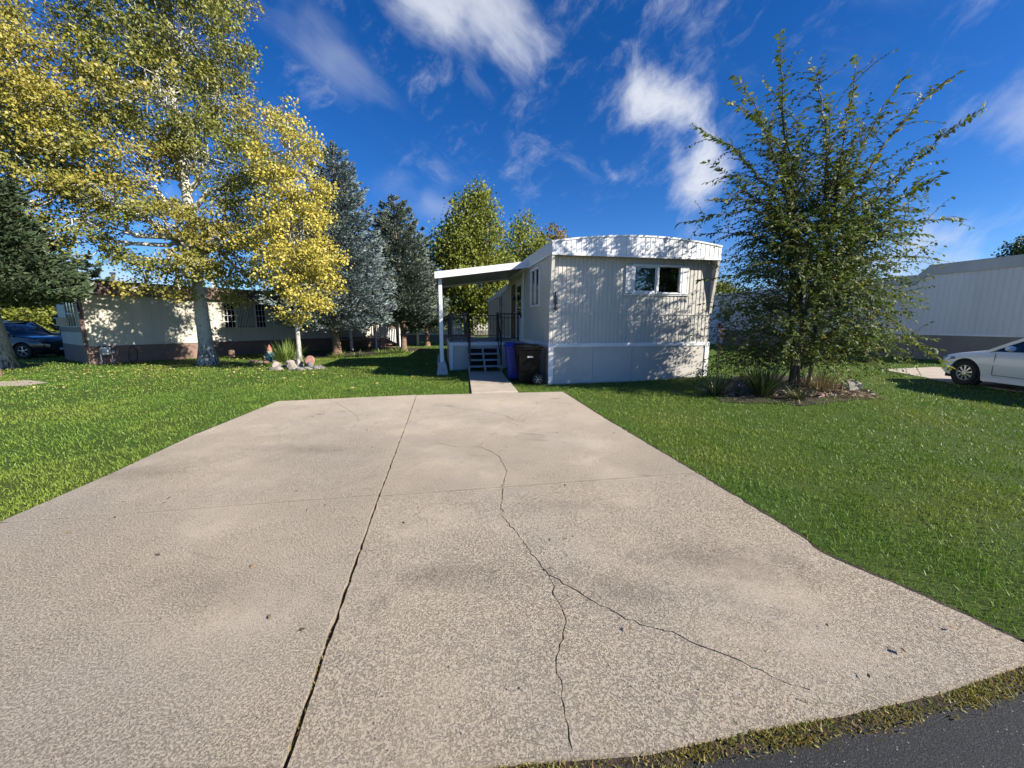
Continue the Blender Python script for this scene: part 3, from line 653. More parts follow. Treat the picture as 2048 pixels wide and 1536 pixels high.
# entry doors on the porch side
for bb_ in ((3.12, 3.21, .95, 3.25), (4.22, 4.3, .95, 3.1), (5.3, 5.38, .95, 3.1), (3.21, 4.22, 3.02, 3.08)): MB().box(-.05, 0, *bb_).build('door_trim', M['white'], home, bevel=.004)
D_ = MB().box(-.035, -.002, 3.23, 4.2, .98, 3.0).build('storm_door', M['white'], home)
MB().box(-.045, -.036, 3.4, 4.04, 1.85, 2.85).build('pane', M['darkglass'], D_); MB().box(-.09, -.036, 3.3, 3.33, 1.75, 1.9).build('handle', M['black'], D_)
M['doorwood'] = mat('brown_door', (.09, .045, .022), (.06, .03, .016), 3, .5)
D_ = MB().box(-.03, -.002, 4.36, 5.24, .98, 3.0).build('door', M['doorwood'], home); MB().lathe([(.0, 0), (.03, -.01), (.03, -.05), (.0, -.06)], (-.03, 4.45, 1.95), 10, 'x').build('knob', M['alloy'], D_)
m = MB(); m.prism([(-.03, 2.42), (-.17, 2.40), (-.14, 2.52), (-.03, 2.55)], 4.23, 4.37, 'y') if False else m.hexa([(-.19, 4.2, 2.40), (-.051, 4.2, 2.40), (-.051, 4.36, 2.40), (-.19, 4.36, 2.40)], [(-.13, 4.23, 2.55), (-.051, 4.23, 2.55), (-.051, 4.33, 2.55), (-.13, 4.33, 2.55)])
m.build('wall_lamp', M['black'], home)
# skirting: panels between white trim
seams = [.1, 1.22, 2.36, 3.78, 4.6]
for a, b in zip(seams[:-1], seams[1:]): MB().box(a+.003, b-.003, -.012, .006, -.1, .95).build('skirting_panel', M['skirt'], home, bevel=.003)
m = MB(); m.box(-.035, HW+.035, -.035, .0, .95, ZS+.005); m.build('skirting_trim', M['white'], home, bevel=.004)
m = MB(); m.box(-.035, .1, -.032, .0, -.1, .95); m.build('skirting_trim', M['white'], home, bevel=.004)
m = MB(); m.box(4.6, HW+.035, -.032, .0, -.1, .95); m.build('skirting_trim', M['white'], home, bevel=.004)
y = .02
while y < HLEN:
    for x in (-.01, HW-.01): MB().box(x, x+.02, y+.003, min(y+1.2, HLEN)-.003, -.1, .95).build('skirting_panel', M['skirt'], home)
    y += 1.2
for x in (-.03, HW): m = MB(); m.box(x, x+.03, .002, HLEN, .95, ZS+.003); m.build('skirting_trim', M['white'], home)
# house number, one digit below the other
for ch, z in zip('1594', (2.275, 2.155, 2.035, 1.91)):
    cu = bpy.data.curves.new('digit', 'FONT'); cu.body = ch; cu.size = .16; cu.extrude = .008; cu.offset = .007; cu.align_x = 'CENTER'
    to = bpy.data.objects.new('tmp', cu); COL.objects.link(to); dg = bpy.context.evaluated_depsgraph_get()
    me = bpy.data.meshes.new_from_object(to.evaluated_get(dg)); bpy.data.objects.remove(to, do_unlink=True)
    me.transform(Matrix.Translation((.135, -.022, z)) @ Matrix.Rotation(math.pi/2, 4, 'X')); me.materials.clear()
    link('digit', me, M['black'], home)

# ------------------------------------------------------------------ awning over the porch
awn = empty('porch_awning', C0, TH, 'white flat awning on posts over the porch beside the grey home', 'awning')
AX = -2.9; Y0, Y1 = 2.35, 5.97
ztop = lambda x: 3.50+.135*x
def slab_x(x0, x1, y0, y1, t, dz=0): return MB().hexa([(x0, y0, ztop(x0)+dz-t), (x1, y0, ztop(x1)+dz-t), (x1, y1, ztop(x1)+dz-t), (x0, y1, ztop(x0)+dz-t)], [(x0, y0, ztop(x0)+dz), (x1, y0, ztop(x1)+dz), (x1, y1, ztop(x1)+dz), (x0, y1, ztop(x0)+dz)])
M['awnpan'] = mat('awning_pan', (.30, .29, .27), (.25, .245, .23), 2, .5)
y = Y0+.06
while y < Y1-.05:
    slab_x(AX+.05, -.04, y, min(y+.295, Y1-.02), .03, -.10).build('roof_pan', M['awnpan'], awn); y += .3
slab_x(AX+.02, -.04, Y0+.03, Y1, .012, -.01).build('roof_sheet', M['fascia'], awn)
slab_x(AX, -.038, Y0, Y0+.03, .20).build('front_fascia', M['fascia'], awn, bevel=.004)
slab_x(AX, -.038, Y1, Y1+.03, .20).build('rear_fascia', M['fascia'], awn)
MB().hexa([(AX-.03, Y0, ztop(AX)-.2), (AX, Y0, ztop(AX)-.2), (AX, Y1+.03, ztop(AX)-.2), (AX-.03, Y1+.03, ztop(AX)-.2)], [(AX-.03, Y0, ztop(AX)), (AX, Y0, ztop(AX)), (AX, Y1+.03, ztop(AX)), (AX-.03, Y1+.03, ztop(AX))]).build('gutter', M['fascia'], awn, bevel=.004)
for py in (2.62, 5.6):
    px = -2.77
    p = MB().box(px-.055, px+.055, py-.055, py+.055, .36, ztop(px)-.13).build('post', M['white'], awn, bevel=.008)
    MB().box(px-.07, px+.07, py-.1, py+.1, 2.9, 2.975).build('bracket', M['white'], p) if False else None
    MB().hexa([(px-.19, py-.19, -.1), (px+.19, py-.19, -.1), (px+.19, py+.19, -.1), (px-.19, py+.19, -.1)], [(px-.115, py-.115, .36), (px+.115, py-.115, .36), (px+.115, py+.115, .36), (px-.115, py+.115, .36)]).build('pier', M['conc_pier'], awn, bevel=.02, seg=2)

# ------------------------------------------------------------------ porch deck, steps and rails
porch = empty('porch', C0, TH, 'raised porch deck with grey skirting, white trim and black railings', 'porch')
DX0, DY0, DY1, DZ = -2.47, 3.68, 7.4, .95
for i in range(17):
    x = DX0-.02+i*.146; MB().box(x, x+.141, DY0-.02, DY1, DZ-.035, DZ).build('deck_board', M['conc_pier'], porch)
for a, b in ((DX0+.1, -1.25), (-1.25, -.04)): MB().box(a+.002, b-.002, DY0-.004, DY0+.012, -.1, DZ-.14).build('skirting_panel', M['skirt'], porch)
m = MB(); m.box(DX0-.03, -.03, DY0-.035, DY0, DZ-.14, DZ-.036); m.build('trim_board', M['white'], porch, bevel=.004)
m = MB(); m.box(DX0-.03, DX0+.09, DY0-.032, DY0, -.1, DZ-.14); m.build('trim_board', M['white'], porch, bevel=.004)
m = MB(); m.box(DX0-.03, DX0, DY0, DY1, DZ-.14, DZ-.036); m.build('trim_board', M['white'], porch)
m = MB(); m.box(DX0-.01, DX0+.01, DY0+.01, DY1, -.1, DZ-.14); m.build('skirting_panel', M['skirt'], porch)
def rail(p, q, parent, top=.95, name='railing', base=True):
    p, q = Vector(p), Vector(q); d = q-p; L = Vector((d.x, d.y, 0)).length
    r = empty(name); r.parent = parent
    for zz_, ww_ in ((top, .04), (.09, .03), (top-.14, .025)): MB().beam(p+Vector((0, 0, zz_)), q+Vector((0, 0, zz_)), ww_, ww_*.9).build('rail_bar', M['black'], r)
    for e_ in (p, q): MB().beam(e_, e_+Vector((0, 0, top+.05)), .05, .05).build('newel', M['black'], r)
    k = int(L/.115)
    for i in range(1, k):
        s = p+d*(i/k); MB().beam(s+Vector((0, 0, .10)), s+Vector((0, 0, top-.015)), .016, .016).build('baluster', M['black'], r)
rail((DX0+.06, DY0+.03, DZ), (-1.97, DY0+.03, DZ), porch); rail((-.80, DY0+.03, DZ), (-.08, DY0+.03, DZ), porch)
rail((DX0+.05, DY0+.14, DZ), (DX0+.05, DY1-.05, DZ), porch); rail((DX0+.15, DY1-.04, DZ), (-.08, DY1-.04, DZ), porch)
steps = empty('steps'); steps.parent = porch
M['stepgrey'] = mat('step_paint', (.42, .43, .44), (.33, .34, .35), 5, .7, .1, 80, dirt=(.2, .2, .19), dscale=4)
SX0, SX1 = -1.93, -.80
for i in range(4):
    z = .19*(i+1)-.01; y = 2.80+.235*i
    MB().box(SX0, SX1, y, y+.29, z-.045, z).build('tread', M['stepgrey'], steps, bevel=.008)
    for x in (SX0+.03, (SX0+SX1)/2, SX1-.03): MB().box(x-.028, x+.028, y+.02, y+.075, (z-.19 if i else -.06), z-.046).build('tread_support', M['stepgrey'], steps)
MB().box(SX0+.05, SX1-.05, 3.6, 3.63, -.05, .72).build('shade_backing', M['dark'], steps)  # dark sheet standing in for the shade behind the open treads
for x in (SX0+.07, SX1-.03):
    h = empty('handrail'); h.parent = porch
    MB().beam((x, 2.88, .0), (x, 2.88, 1.0), .045, .045).build('newel', M['black'], h); MB().beam((x, 3.66, .95), (x, 3.66, 1.95), .05, .05).build('newel', M['black'], h)
    MB().beam((x, 2.80, .97), (x, 3.70, 1.92), .05, .04).build('rail_bar', M['black'], h)
    MB().beam((x, 2.88, .32), (x, 3.66, 1.15), .03, .03).build('rail_bar', M['black'], h)

# ------------------------------------------------------------------ wheelie bins
def bin_(loc, rz, mt, name, label, lidtilt=0., text=False):
    t = empty(name, loc, rz, label, 'bin', None)
    def ring(z, a, b): return [(-a, -b, z), (a, -b, z), (a, b, z), (-a, b, z)]
    m = MB(); m.hexa(ring(.03, .25, .22), ring(.95, .345, .29)); body = m.build('body', mt, t, bevel=.03, seg=3)
    m = MB(); m.hexa(ring(.90, .36, .305), ring(.965, .365, .31)); m.build('rim', mt, body, bevel=.012, seg=2)
    m = MB(); m.box(-.06, .06, -.30, -.285, .2, .86) if False else m.box(-.25, -.19, -.297, -.262, .25, .85); m.build('rib', mt, body)
    m = MB(); m.hexa(ring(.97, .385, .32), [(-.32, -.27, 1.06), (.33, -.27, 1.03), (.33, .27, 1.03), (-.32, .27, 1.06)]); lid = m.build('lid', mt, t, bevel=.02, seg=3, smooth=True)
    MB().tube([(.37, -.27, .93), (.43, -.25, .95), (.43, .25, .95), (.37, .27, .93)], .018, 8).build('handle', mt, t)
    for s in (-1, 1):
        wl = MB().lathe([(.0, -.03), (.13, -.03), (.14, -.02), (.14, .02), (.13, .03), (0, .03)], (.24, s*.30, .13), 20, 'y').build('wheel', M['tyre'], t, smooth=True)
        m = MB(); y = s*.332
        for k in range(6):
            a = k*math.pi/3; m.beam((.24+.015*math.cos(a), y, .13+.015*math.sin(a)), (.24+.095*math.cos(a), y, .13+.095*math.sin(a)), .014, .006, (0, 1, 0))
        m.lathe([(.0, -.004), (.022, -.004), (.022, .004), (0, .004)], (.24, y, .13), 10, 'y'); m.build('spokes', M['conc_pier'], wl)
    if text:
        m = MB(); x0 = .02
        for row, ln in ((.735, 11), (.712, 12)):
            x = -.03
            for i in range(ln):
                w_ = random.uniform(.006, .012); yy = -.22-.07*(row-.03)/.92-.006
                if i not in (5,): m.box(x, x+w_, yy, yy+.004, row-.008, row+.008)
                x += w_+.004
        m.build('lettering', M['white'], body)
    return t
bk = gp(1057, 767); bin_((.42, 10.42, -.02), R(4), M['plastic_black'], 'trash_bin', 'black wheeled trash bin beside the porch steps', text=True)
bin_((.15, 11.12, -.02), R(6), M['plastic_blue'], 'recycling_bin', 'blue wheeled recycling bin behind the black one')

# ------------------------------------------------------------------ gas meter on the right side of the home
def gas_meter(name, loc, rz, label, hose=False):
    t = empty(name, loc, rz, label, 'gas meter')
    M.setdefault('metergrey', mat('meter_grey', (.55, .56, .57), (.48, .49, .5), 6, .5))
    MB().box(-.13, .13, -.09, .09, .38, .68).build('meter_body', M['metergrey'], t, bevel=.035, seg=3); MB().lathe([(.0, -.012), (.06, -.012), (.06, .012), (0, .012)], (0, -.1, .57), 16, 'y').build('dial', M['white'], t)
    MB().tube([(-.09, 0, .66), (-.09, 0, .80), (-.06, 0, .86), (.0, 0, .87), (.05, 0, .86), (.07, 0, .8), (.07, 0, .7), (.07, .12, .69)], .022, 8).build('supply_pipe', M['metergrey'], t, smooth=True)
    MB().tube([(-.16, 0, -.05), (-.16, 0, .62), (-.1, 0, .66)], .02, 8).build('riser_pipe', M['metergrey'], t, smooth=True)
    MB().tube([(.15, 0, -.05), (.15, 0, .45)], .014, 6).build('leg', M['metergrey'], t)
    MB().lathe([(.0, -.05), (.055, -.045), (.07, 0), (.055, .045), (0, .05)], (.2, 0, .48), 12, 'x').build('regulator', M['metergrey'], t, smooth=True)
    return t
x, y = hw_(5.02, .9); gas_meter('gas_meter', (x, y, gz(x, y)+.05), TH, 'grey gas meter at the right corner of the grey home')

# ------------------------------------------------------------------ left neighbour: cream and brown home
def hit(px, py, O, ang, yoff=0.):
    """pixel -> (x, z) on the local plane y = yoff of a frame at O turned by ang"""
    d = ray(px, py); n_ = Vector((-math.sin(ang), math.cos(ang), 0)); u = Vector((math.cos(ang), math.sin(ang), 0))
    q = Vector((O.x, O.y, 0))+n_*yoff; o = Vector((0, 0, CAMH)); t = (q-o).dot(n_)/d.dot(n_); p = o+d*t
    return (p-q).dot(u), p.z
lh = empty('neighbour_home', OL, LT, 'cream mobile home with brown fascia and brown skirting behind the aspens', 'mobile home')
LL = 17.2; LD = 4.3; LZ0, LZ1, LZ2 = .65, 2.68, 3.18
wa, wz = hit(449, 655, OL, LT); wb, _ = hit(533, 655, OL, LT); wz1 = hit(449, 607, OL, LT)[1]; wz1 = min(wz1, 2.55)
rib_sheet(fr, .06, LL, LZ0, LZ1+.02, .30, .008, .012, .006).build('facade_wall', M['cream'], lh)
rib_sheet(lambda u, o, z: (u, -.20+o, z), -.25, LL+.1, LZ1, LZ2, .13, .012, .014, .008).build('fascia', M['brownmetal'], lh)
MB().box(-.25, LL+.1, -.20, .3, LZ1-.012, LZ1).build('soffit', M['brownmetal'], lh)
MB().box(-.28, LL+.12, -.215, -.17, LZ2-.02, LZ2+.03).build('gutter', M['brownmetal'], lh)
rfl = MB().prism([(-.2, LZ2), (LD/2, LZ2+.16), (LD+.2, LZ2), (LD+.2, LZ1), (LD+.18, LZ1), (LD+.18, LZ2-.03), (-.18, LZ2-.03)], -.25, LL+.1, 'x').build('roof', M['roof'], lh)
for x, y in ((1.3, 1.2), (5.2, 2.2)): MB().lathe([(.06, LZ2), (.06, LZ2+.4), (.1, LZ2+.42), (.1, LZ2+.5)], (x, y, 0), 10).build('roof_vent', M['white'], rfl)
x = 0.
while x < LL-.1:
    a, b = x+.004, min(x+1.22, LL)-.004
    MB().box(a, b, -.01, .02, -.1, .44).build('skirting_panel', M['brownskirt'], lh); x += 1.22
MB().box(-.02, LL, -.02, .02, .445, LZ0-.004).build('skirting_band', M['brownskirt'], lh)
MB().box(.03, LL, -.03, .004, LZ0-.003, LZ0+.03).build('base_trim', M['brownmetal'], lh)
# end wall with an arched cream panel
MB().box(.0, .06, .0, LD, LZ0, LZ1).build('end_wall', M['brownmetal'], lh)
MB().box(-.01, .02, .0, LD, -.1, LZ0).build('end_skirting', M['brownskirt'], lh)
ar = [(4.2, 1.42), (.32, 1.42)]+[(.22+.75*(1-math.cos(t)), 1.75+.80*math.sin(t)) for t in [i*math.pi/16 for i in range(9)]]+[(4.2, 2.55)]
MB().prism(ar, -.02, -.001, 'x').build('arched_panel', M['cream'], lh)
MB().box(-.02, -.001, .3, 4.2, .70, 1.22).build('lower_panel', M['cream'], lh)
MB().box(-.05, .0, .2, 4.2, 1.24, 1.40).build('end_ledge', M['brownmetal'], lh)
arc_pts = [(-.01, .10, .66), (-.01, .10, 1.75)]+[(-.01, .10+.86*(1-math.cos(t)), 1.75+.88*math.sin(t)) for t in [i*math.pi/16 for i in range(1, 9)]]+[(-.01, 4.2, 2.63)]
mm = MB()
for p, q in zip(arc_pts[:-1], arc_pts[1:]): mm.beam(p, q, .12, .09, (1, 0, 0))
mm.build('arch_trim', M['brownmetal'], lh)
W = empty('window'); W.parent = lh
ya, yb, za, zb = .75, 2.35, 1.46, 2.42; m = MB()
m.box(-.06, -.021, ya-.05, ya, za, zb); m.box(-.06, -.021, yb, yb+.05, za, zb); m.box(-.06, -.021, ya-.05, yb+.05, zb, zb+.05); m.box(-.06, -.021, ya-.05, yb+.05, za-.05, za)
for k in (1, 2): y = ya+(yb-ya)*k/3; m.box(-.055, -.021, y-.025, y+.025, za, zb)
m.box(-.05, -.021, ya, yb, 1.94, 1.98); m.build('frame', M['offwhite'], W)
for k in range(3):
    for q in range(2): y = ya+(yb-ya)*k/3; MB().box(-.03, -.022, y+.028, y+(yb-ya)/3-.028, za if q == 0 else 1.985, 1.935 if q == 0 else zb).build('pane', M['darkglass'], W)
acu = tag(MB().box(-.40, -.0605, 1.9, 2.4, 1.47, 1.80).build('air_conditioner', M['offwhite'], None, bevel=.01), 'pale window air conditioner in the arched end window', 'air conditioner')
acu.location = OL; acu.rotation_euler = (0, 0, LT)
m = MB()
for k in range(6): m.box(-.408, -.401, 1.94+k*.075, 1.95+k*.075+.03, 1.51, 1.76)
m.build('grille', M['dark'], acu)
# triple window on the facade
W = empty('window'); W.parent = lh; t1 = wa+(wb-wa)*.27; t2 = wa+(wb-wa)*.74; m = MB()
for x in (wa, t1, t2, wb): m.box(x-.04, x+.04, -.05, .0, wz, wz1)
m.box(wa-.04, wb+.04, -.05, .0, wz-.05, wz); m.box(wa-.04, wb+.04, -.05, .0, wz1, wz1+.06)
m.build('frame', M['cream'], W)
for a, b in ((wa, t1), (t1, t2), (t2, wb)): MB().box(a+.04, b-.04, -.012, -.008, wz, wz1).build('pane', M['darkglass'], W)
m = MB()
for a, b in ((wa, t1), (t2, wb)):
    for k in range(1, 3): x = a+(b-a)*k/3; m.box(x-.01, x+.01, -.02, -.013, wz, wz1)
    for k in range(1, 4): z = wz+(wz1-wz)*k/4; m.box(a+.04, b-.04, -.022, -.0125, z-.01, z+.01)
m.build('muntin', M['white'], W)
k = 12
for i in range(k): x = t1+.07+(t2-t1-.14)*i/(k-1); MB().box(x-.022, x+.022, -.018, -.0125, wz+.02, wz1-.02).build('blind_slat', M['blind'], W)
# little porch of the neighbour: roof, posts, rail
np_ = empty('neighbour_porch', OL, LT, 'dark covered porch with white posts on the cream home behind the blue spruces', 'porch')
pa = hit(690, 690, OL, LT, -1.6)[0]; pb = hit(836, 690, OL, LT, -1.6)[0]
MB().box(pa, pb, -1.75, -.22, 2.62, 2.72).build('porch_roof', M['brownmetal'], np_)
for px_ in (703, 752, 800, 836):
    x = hit(px_, 690, OL, LT, -1.6)[0]; MB().box(x-.06, x+.06, -1.66, -1.54, -.06, 2.62).build('post', M['white'], np_, bevel=.006)
xa = hit(745, 690, OL, LT, -1.6)[0]; xb = hit(772, 690, OL, LT, -1.6)[0]; xc = hit(792, 690, OL, LT, -1.6)[0]
MB().box(pa, xb, -1.62, -.02, .55, .65).build('deck', M['brownskirt'], np_); MB().box(xa-.1, xb, -1.60, -1.57, -.06, .55).build('deck_skirting', M['brownskirt'], np_)
m = MB(); m.box(xa, xb, -1.62, -1.55, 1.56, 1.66); m.beam((xb, -1.585, 1.6), (xc, -1.585, 1.2), .08, .1); m.build('rail_bar', M['brownmetal'], np_)
k = 8
for i in range(k): x = xa+(xb-xa)*i/(k-1); MB().box(x-.025, x+.025, -1.60, -1.57, .66, 1.57).build('baluster', M['white'], np_)
for i in range(1, 7): x = xb+(xc-xb)*i/6; zz = 1.58-.4*i/6; MB().box(x-.025, x+.025, -1.60, -1.57, .62-.35*i/6, zz).build('baluster', M['white'], np_)
for i in range(3): MB().box(xb+.02+i*.28, xb+.3+i*.28, -1.5, -.6, .36-i*.19, .40-i*.19).build('step', M['brownskirt'], np_)
# meters on the left home
x, z = hit(214, 715, OL, LT, -.25); q = lw_(x, -.25); gas_meter('gas_meter', (q[0], q[1], -.04), LT, 'gas meter with pipes on the brown skirting of the cream home')
q = lw_(x+.75, -.06); hb = empty('cable_coil', (q[0], q[1], 0), LT, 'black cable loop beside the gas meter on the cream home', 'cable')
MB().tube([(0, 0, .62), (.1, -.04, .6), (.2, -.05, .4), (.16, -.06, .1), (.0, -.05, -.03), (-.1, -.05, .1), (-.06, -.05, .45), (0, -.04, .6)], .014, 6).build('cable', M['black'], hb)

# ------------------------------------------------------------------ right neighbour: long off-white home
rh = empty('white_neighbour_home', OR_, TH, 'long off-white ribbed mobile home behind the white car', 'mobile home')
RL = 17.1; RS = 3.55
rib_sheet(lambda u, o, z: (o, u, z), .0, RL, 1.1, lambda u: 3.69 if u < RS+.45 else 3.33, .20, .016, .03, .02).build('side_wall', M['offwhite'], rh)
rib_sheet(lambda u, o, z: (u, o, z), .0, 4.2, 1.1, 3.69, .20, .014, .03, .02).build('front_wall', M['offwhite'], rh)
MB().box(0.01, 4.2, RL-.02, RL, 1.1, 3.4).build('rear_wall', M['offwhite'], rh)
MB().box(4.18, 4.2, 0, RL, 1.1, 3.4).build('far_wall', M['offwhite'], rh)
M['greyfascia'] = mat('weathered_fascia', (.50, .50, .49), (.44, .44, .43), 1, .55, dirt=(.33, .33, .32), vstretch=.2)
y = -.2
while y < RS-.05:
    MB().box(-.06, -.03, y+.003, min(y+.9, RS)-.003, 3.67, 4.06).build('fascia_panel', M['greyfascia'], rh); y += .9
MB().box(-.075, -.02, -.22, RS+.01, 4.06, 4.10).build('fascia_cap', M['greyfascia'], rh)
MB().hexa([(-.06, RS, 3.67), (.3, RS, 3.67), (.3, RS+.4, 3.40), (-.05, RS+.4, 3.40)], [(-.06, RS, 4.06), (.3, RS, 4.06), (.3, RS+.4, 3.72), (-.05, RS+.4, 3.72)]).build('fascia_end', M['greyfascia'], rh)
y = RS+.4
while y < RL:
    MB().box(-.05, -.02, y+.003, min(y+1.2, RL)-.003, 3.31, 3.70).build('fascia_panel', M['greyfascia'], rh); y += 1.2
MB().box(-.07, .05, RS+.4, RL+.02, 3.70, 3.735).build('fascia_cap', M['white'], rh)
MB().box(-.03, 4.25, -.2, RS, 4.0, 4.09).build('roof', M['roof'], rh); rr_ = MB().box(-.02, 4.25, RS+.01, RL, 3.62, 3.72).build('rear_roof', M['roof'], rh)
for y in (9., 12.5, 14.2): MB().lathe([(.09, 3.7), (.09, 3.95), (.15, 3.97), (.15, 4.07)], (1.2, y, 0), 10).build('roof_vent', M['white'], rr_)
MB().box(-.03, .002, .0, RL, 1.05, 1.12).build('base_trim', M['white'], rh)
y = 0.
while y < RL:
    MB().box(-.006, .02, y+.004, min(y+2.4, RL)-.004, -.1, 1.05).build('skirting_panel', M['tanskirt'], rh); y += 2.4
MB().box(.02, 4.2, .0, .02, -.1, 1.05).build('end_skirting', M['tanskirt'], rh)
W = empty('window'); W.parent = rh; m = MB(); ya, yb, za, zb = 15.4, 16.4, 1.75, 3.2
m.box(-.04, 0, ya-.06, ya, za, zb); m.box(-.04, 0, yb, yb+.06, za, zb); m.box(-.04, 0, ya-.06, yb+.06, zb, zb+.06); m.box(-.04, 0, ya-.06, yb+.06, za-.06, za); m.box(-.035, 0, ya, yb, 2.45, 2.52); m.build('frame', M['tanskirt'], W)
for a, b in ((za, 2.45), (2.52, zb)): MB().box(-.014, -.01, ya, yb, a, b).build('pane', M['darkglass'], W)
# storage box against its skirting
bx = rw_(-.7, 6.6); sb = empty('storage_box', (bx[0], bx[1], -.05), TH, 'low black storage box against the skirting of the white home', 'storage box')
MB().box(-.3, .3, -.9, .9, .0, .5).build('body', M['plastic_black'], sb, bevel=.02); MB().hexa([(-.34, -.95, .5), (.34, -.95, .5), (.34, .95, .5), (-.34, .95, .5)], [(-.30, -.9, .58), (.34, -.9, .66), (.34, .9, .66), (-.30, .9, .58)]).build('lid', M['plastic_black'], sb, bevel=.01)
# garden shed with painted flowers
sp = gp(1431, 686); sh = empty('garden_shed', (sp.x, 29.6, -.05), R(6), 'narrow white shed with painted blue and orange flowers', 'shed')
MB().box(-2.0, 0, 0, 1.8, 0, 2.25).build('wall', M['white'], sh); MB().hexa([(-2.1, -.1, 2.5), (.09, -.1, 2.22), (.09, 1.9, 2.22), (-2.1, 1.9, 2.5)], [(-2.1, -.1, 2.6), (.09, -.1, 2.32), (.09, 1.9, 2.32), (-2.1, 1.9, 2.6)]).build('roof', M['white'], sh)
MB().prism([(-2.0, 2.25), (0, 2.25), (-2.0, 2.5)], 0.01, 1.79, 'y').build('gable', M['white'], sh)
M['paintblue'] = mat('flower_blue', (.03, .22, .45), None, 1, .5); M['paintorange'] = mat('flower_orange', (.30, .06, .02), None, 1, .5); M['paintgreen'] = mat('flower_green', (.01, .05, .03), None, 1, .5)
for z, mt, r in ((1.92, 'paintblue', .17), (1.47, 'paintorange', .17), (.48, 'paintblue', .17)):
    m = MB()
    for k in range(6): a = k*math.pi/3; m.lathe([(0, -.006), (r*.45, -.006), (r*.45, .0), (0, .0)], (-.38+r*.55*math.cos(a), -.004-.0006*k, z+r*.55*math.sin(a)), 12, 'y')
    fl = m.build('flower', M[mt], sh); MB().lathe([(0, -.012), (r*.3, -.012), (r*.3, -.008), (0, -.008)], (-.38, -.004, z), 12, 'y').build('flower_eye', M['white'] if mt == 'paintblue' else M['dark'], fl)
MB().prism([(-.52, .28), (-.39, .20), (-.24, .28), (-.39, .24)], -.008, -.002, 'y').build('leaf', M['paintgreen'], sh); MB().box(-.40, -.37, -.006, -.001, 0.02, .3).build('stem', M['paintgreen'], sh)

# ------------------------------------------------------------------ far homes behind
def far_home(loc, rz, L, Dp, h, wallm, fasm, label, win=True, name='far_home'):
    t = empty(name, loc, rz, label, 'mobile home')
    MB().box(0, L, 0, Dp, .6, h).build('wall', wallm, t); MB().box(.02, L-.02, .02, Dp-.02, -.1, .6).build('skirting', M['tanskirt'], t)
    MB().box(-.2, L+.2, -.2, Dp+.2, h, h+.35).build('roof', fasm, t)
    if win:
        for i in range(max(1, int(L/4))):
            x = 1.2+i*4; f = MB().box(x-.06, x+1.3, -.03, -.001, 1.5, 2.4).build('window', M['white'], t); MB().box(x, x+1.24, -.04, -.031, 1.56, 2.34).build('pane', M['darkglass'], f)
    return t
p = gp(838, 686.5); far_home((-8.3, 33.5, -.05), R(18), 4.6, 9, 2.9, M['offwhite'], M['brownmetal'], 'shaded far home seen past the second blue spruce')
far_home((-9.5, 52, -.05), R(4), 12, 5, 3.0, M['cream'], M['white'], 'sunlit cream home far behind the porch railing')
far_home((-60, 46, -.05), R(20), 14, 5, 3.0, M['offwhite'], M['brownmetal'], 'far pale home beyond the parked cars at the street')
far_home((19, 46, -.05), R(11), 14, 5, 3.0, M['offwhite'], M['white'], 'far white home behind the shed with flowers')
# far hills
m = MB(); k = 90; vs = []
for i in range(k+1):
    a = R(-75)+R(150)*i/k; r_ = 2600; h = 70+45*math.sin(i*.31+1)+28*math.sin(i*.83)+14*math.sin(i*1.9)
    vs += [(r_*math.sin(a), r_*math.cos(a), -5), ((r_+400)*math.sin(a), (r_+400)*math.cos(a), max(h, 25))]
m.add(vs, [(2*i, 2*i+2, 2*i+3, 2*i+1) for i in range(k)])
M['hill'] = mat('hill_haze_blue', (.13, .15, .19), (.10, .12, .15), .004, .95)  # bluish cast of distance haze put into the base colour
tag(m.build('hills', M['hill'], smooth=True), 'low blue hills on the horizon', kind='structure')

# ------------------------------------------------------------------ trees
def limb(p, q, sag=0., jit=.08, k=6):
    p, q = Vector(p), Vector(q); L = (q-p).length; pts = []
    for i in range(k+1):
        t = i/k; v = p.lerp(q, t)+Vector((random.gauss(0, jit), random.gauss(0, jit), random.gauss(0, jit)))*L*.12*math.sin(math.pi*t); v.z += sag*L*math.sin(math.pi*t); pts.append(v)
    return pts
def leaf_cloud(centres, per, rad, size, droop=0., flat=.6):
    n = len(centres)*per; C = np.repeat(centres, per, 0)
    P = C+rng.normal(0, 1, (n, 3))*rad*np.array([1, 1, flat])
    D = unit(rng.normal(0, 1, (n, 3))+np.array([0, 0, -droop])); N = unit(rng.normal(0, 1, (n, 3))+np.array([.4, -.2, .6]))
    s = size*rng.uniform(.45, 1.35, n)
    V, F = leaf_quads(P, D, N, s, s*.85, .2)
    tn = np.clip(np.repeat(rng.normal(.5, .22, len(centres)), per)*.6+rng.random(n)*.4, 0, 1)
    return V, F, np.repeat(tn, 4)
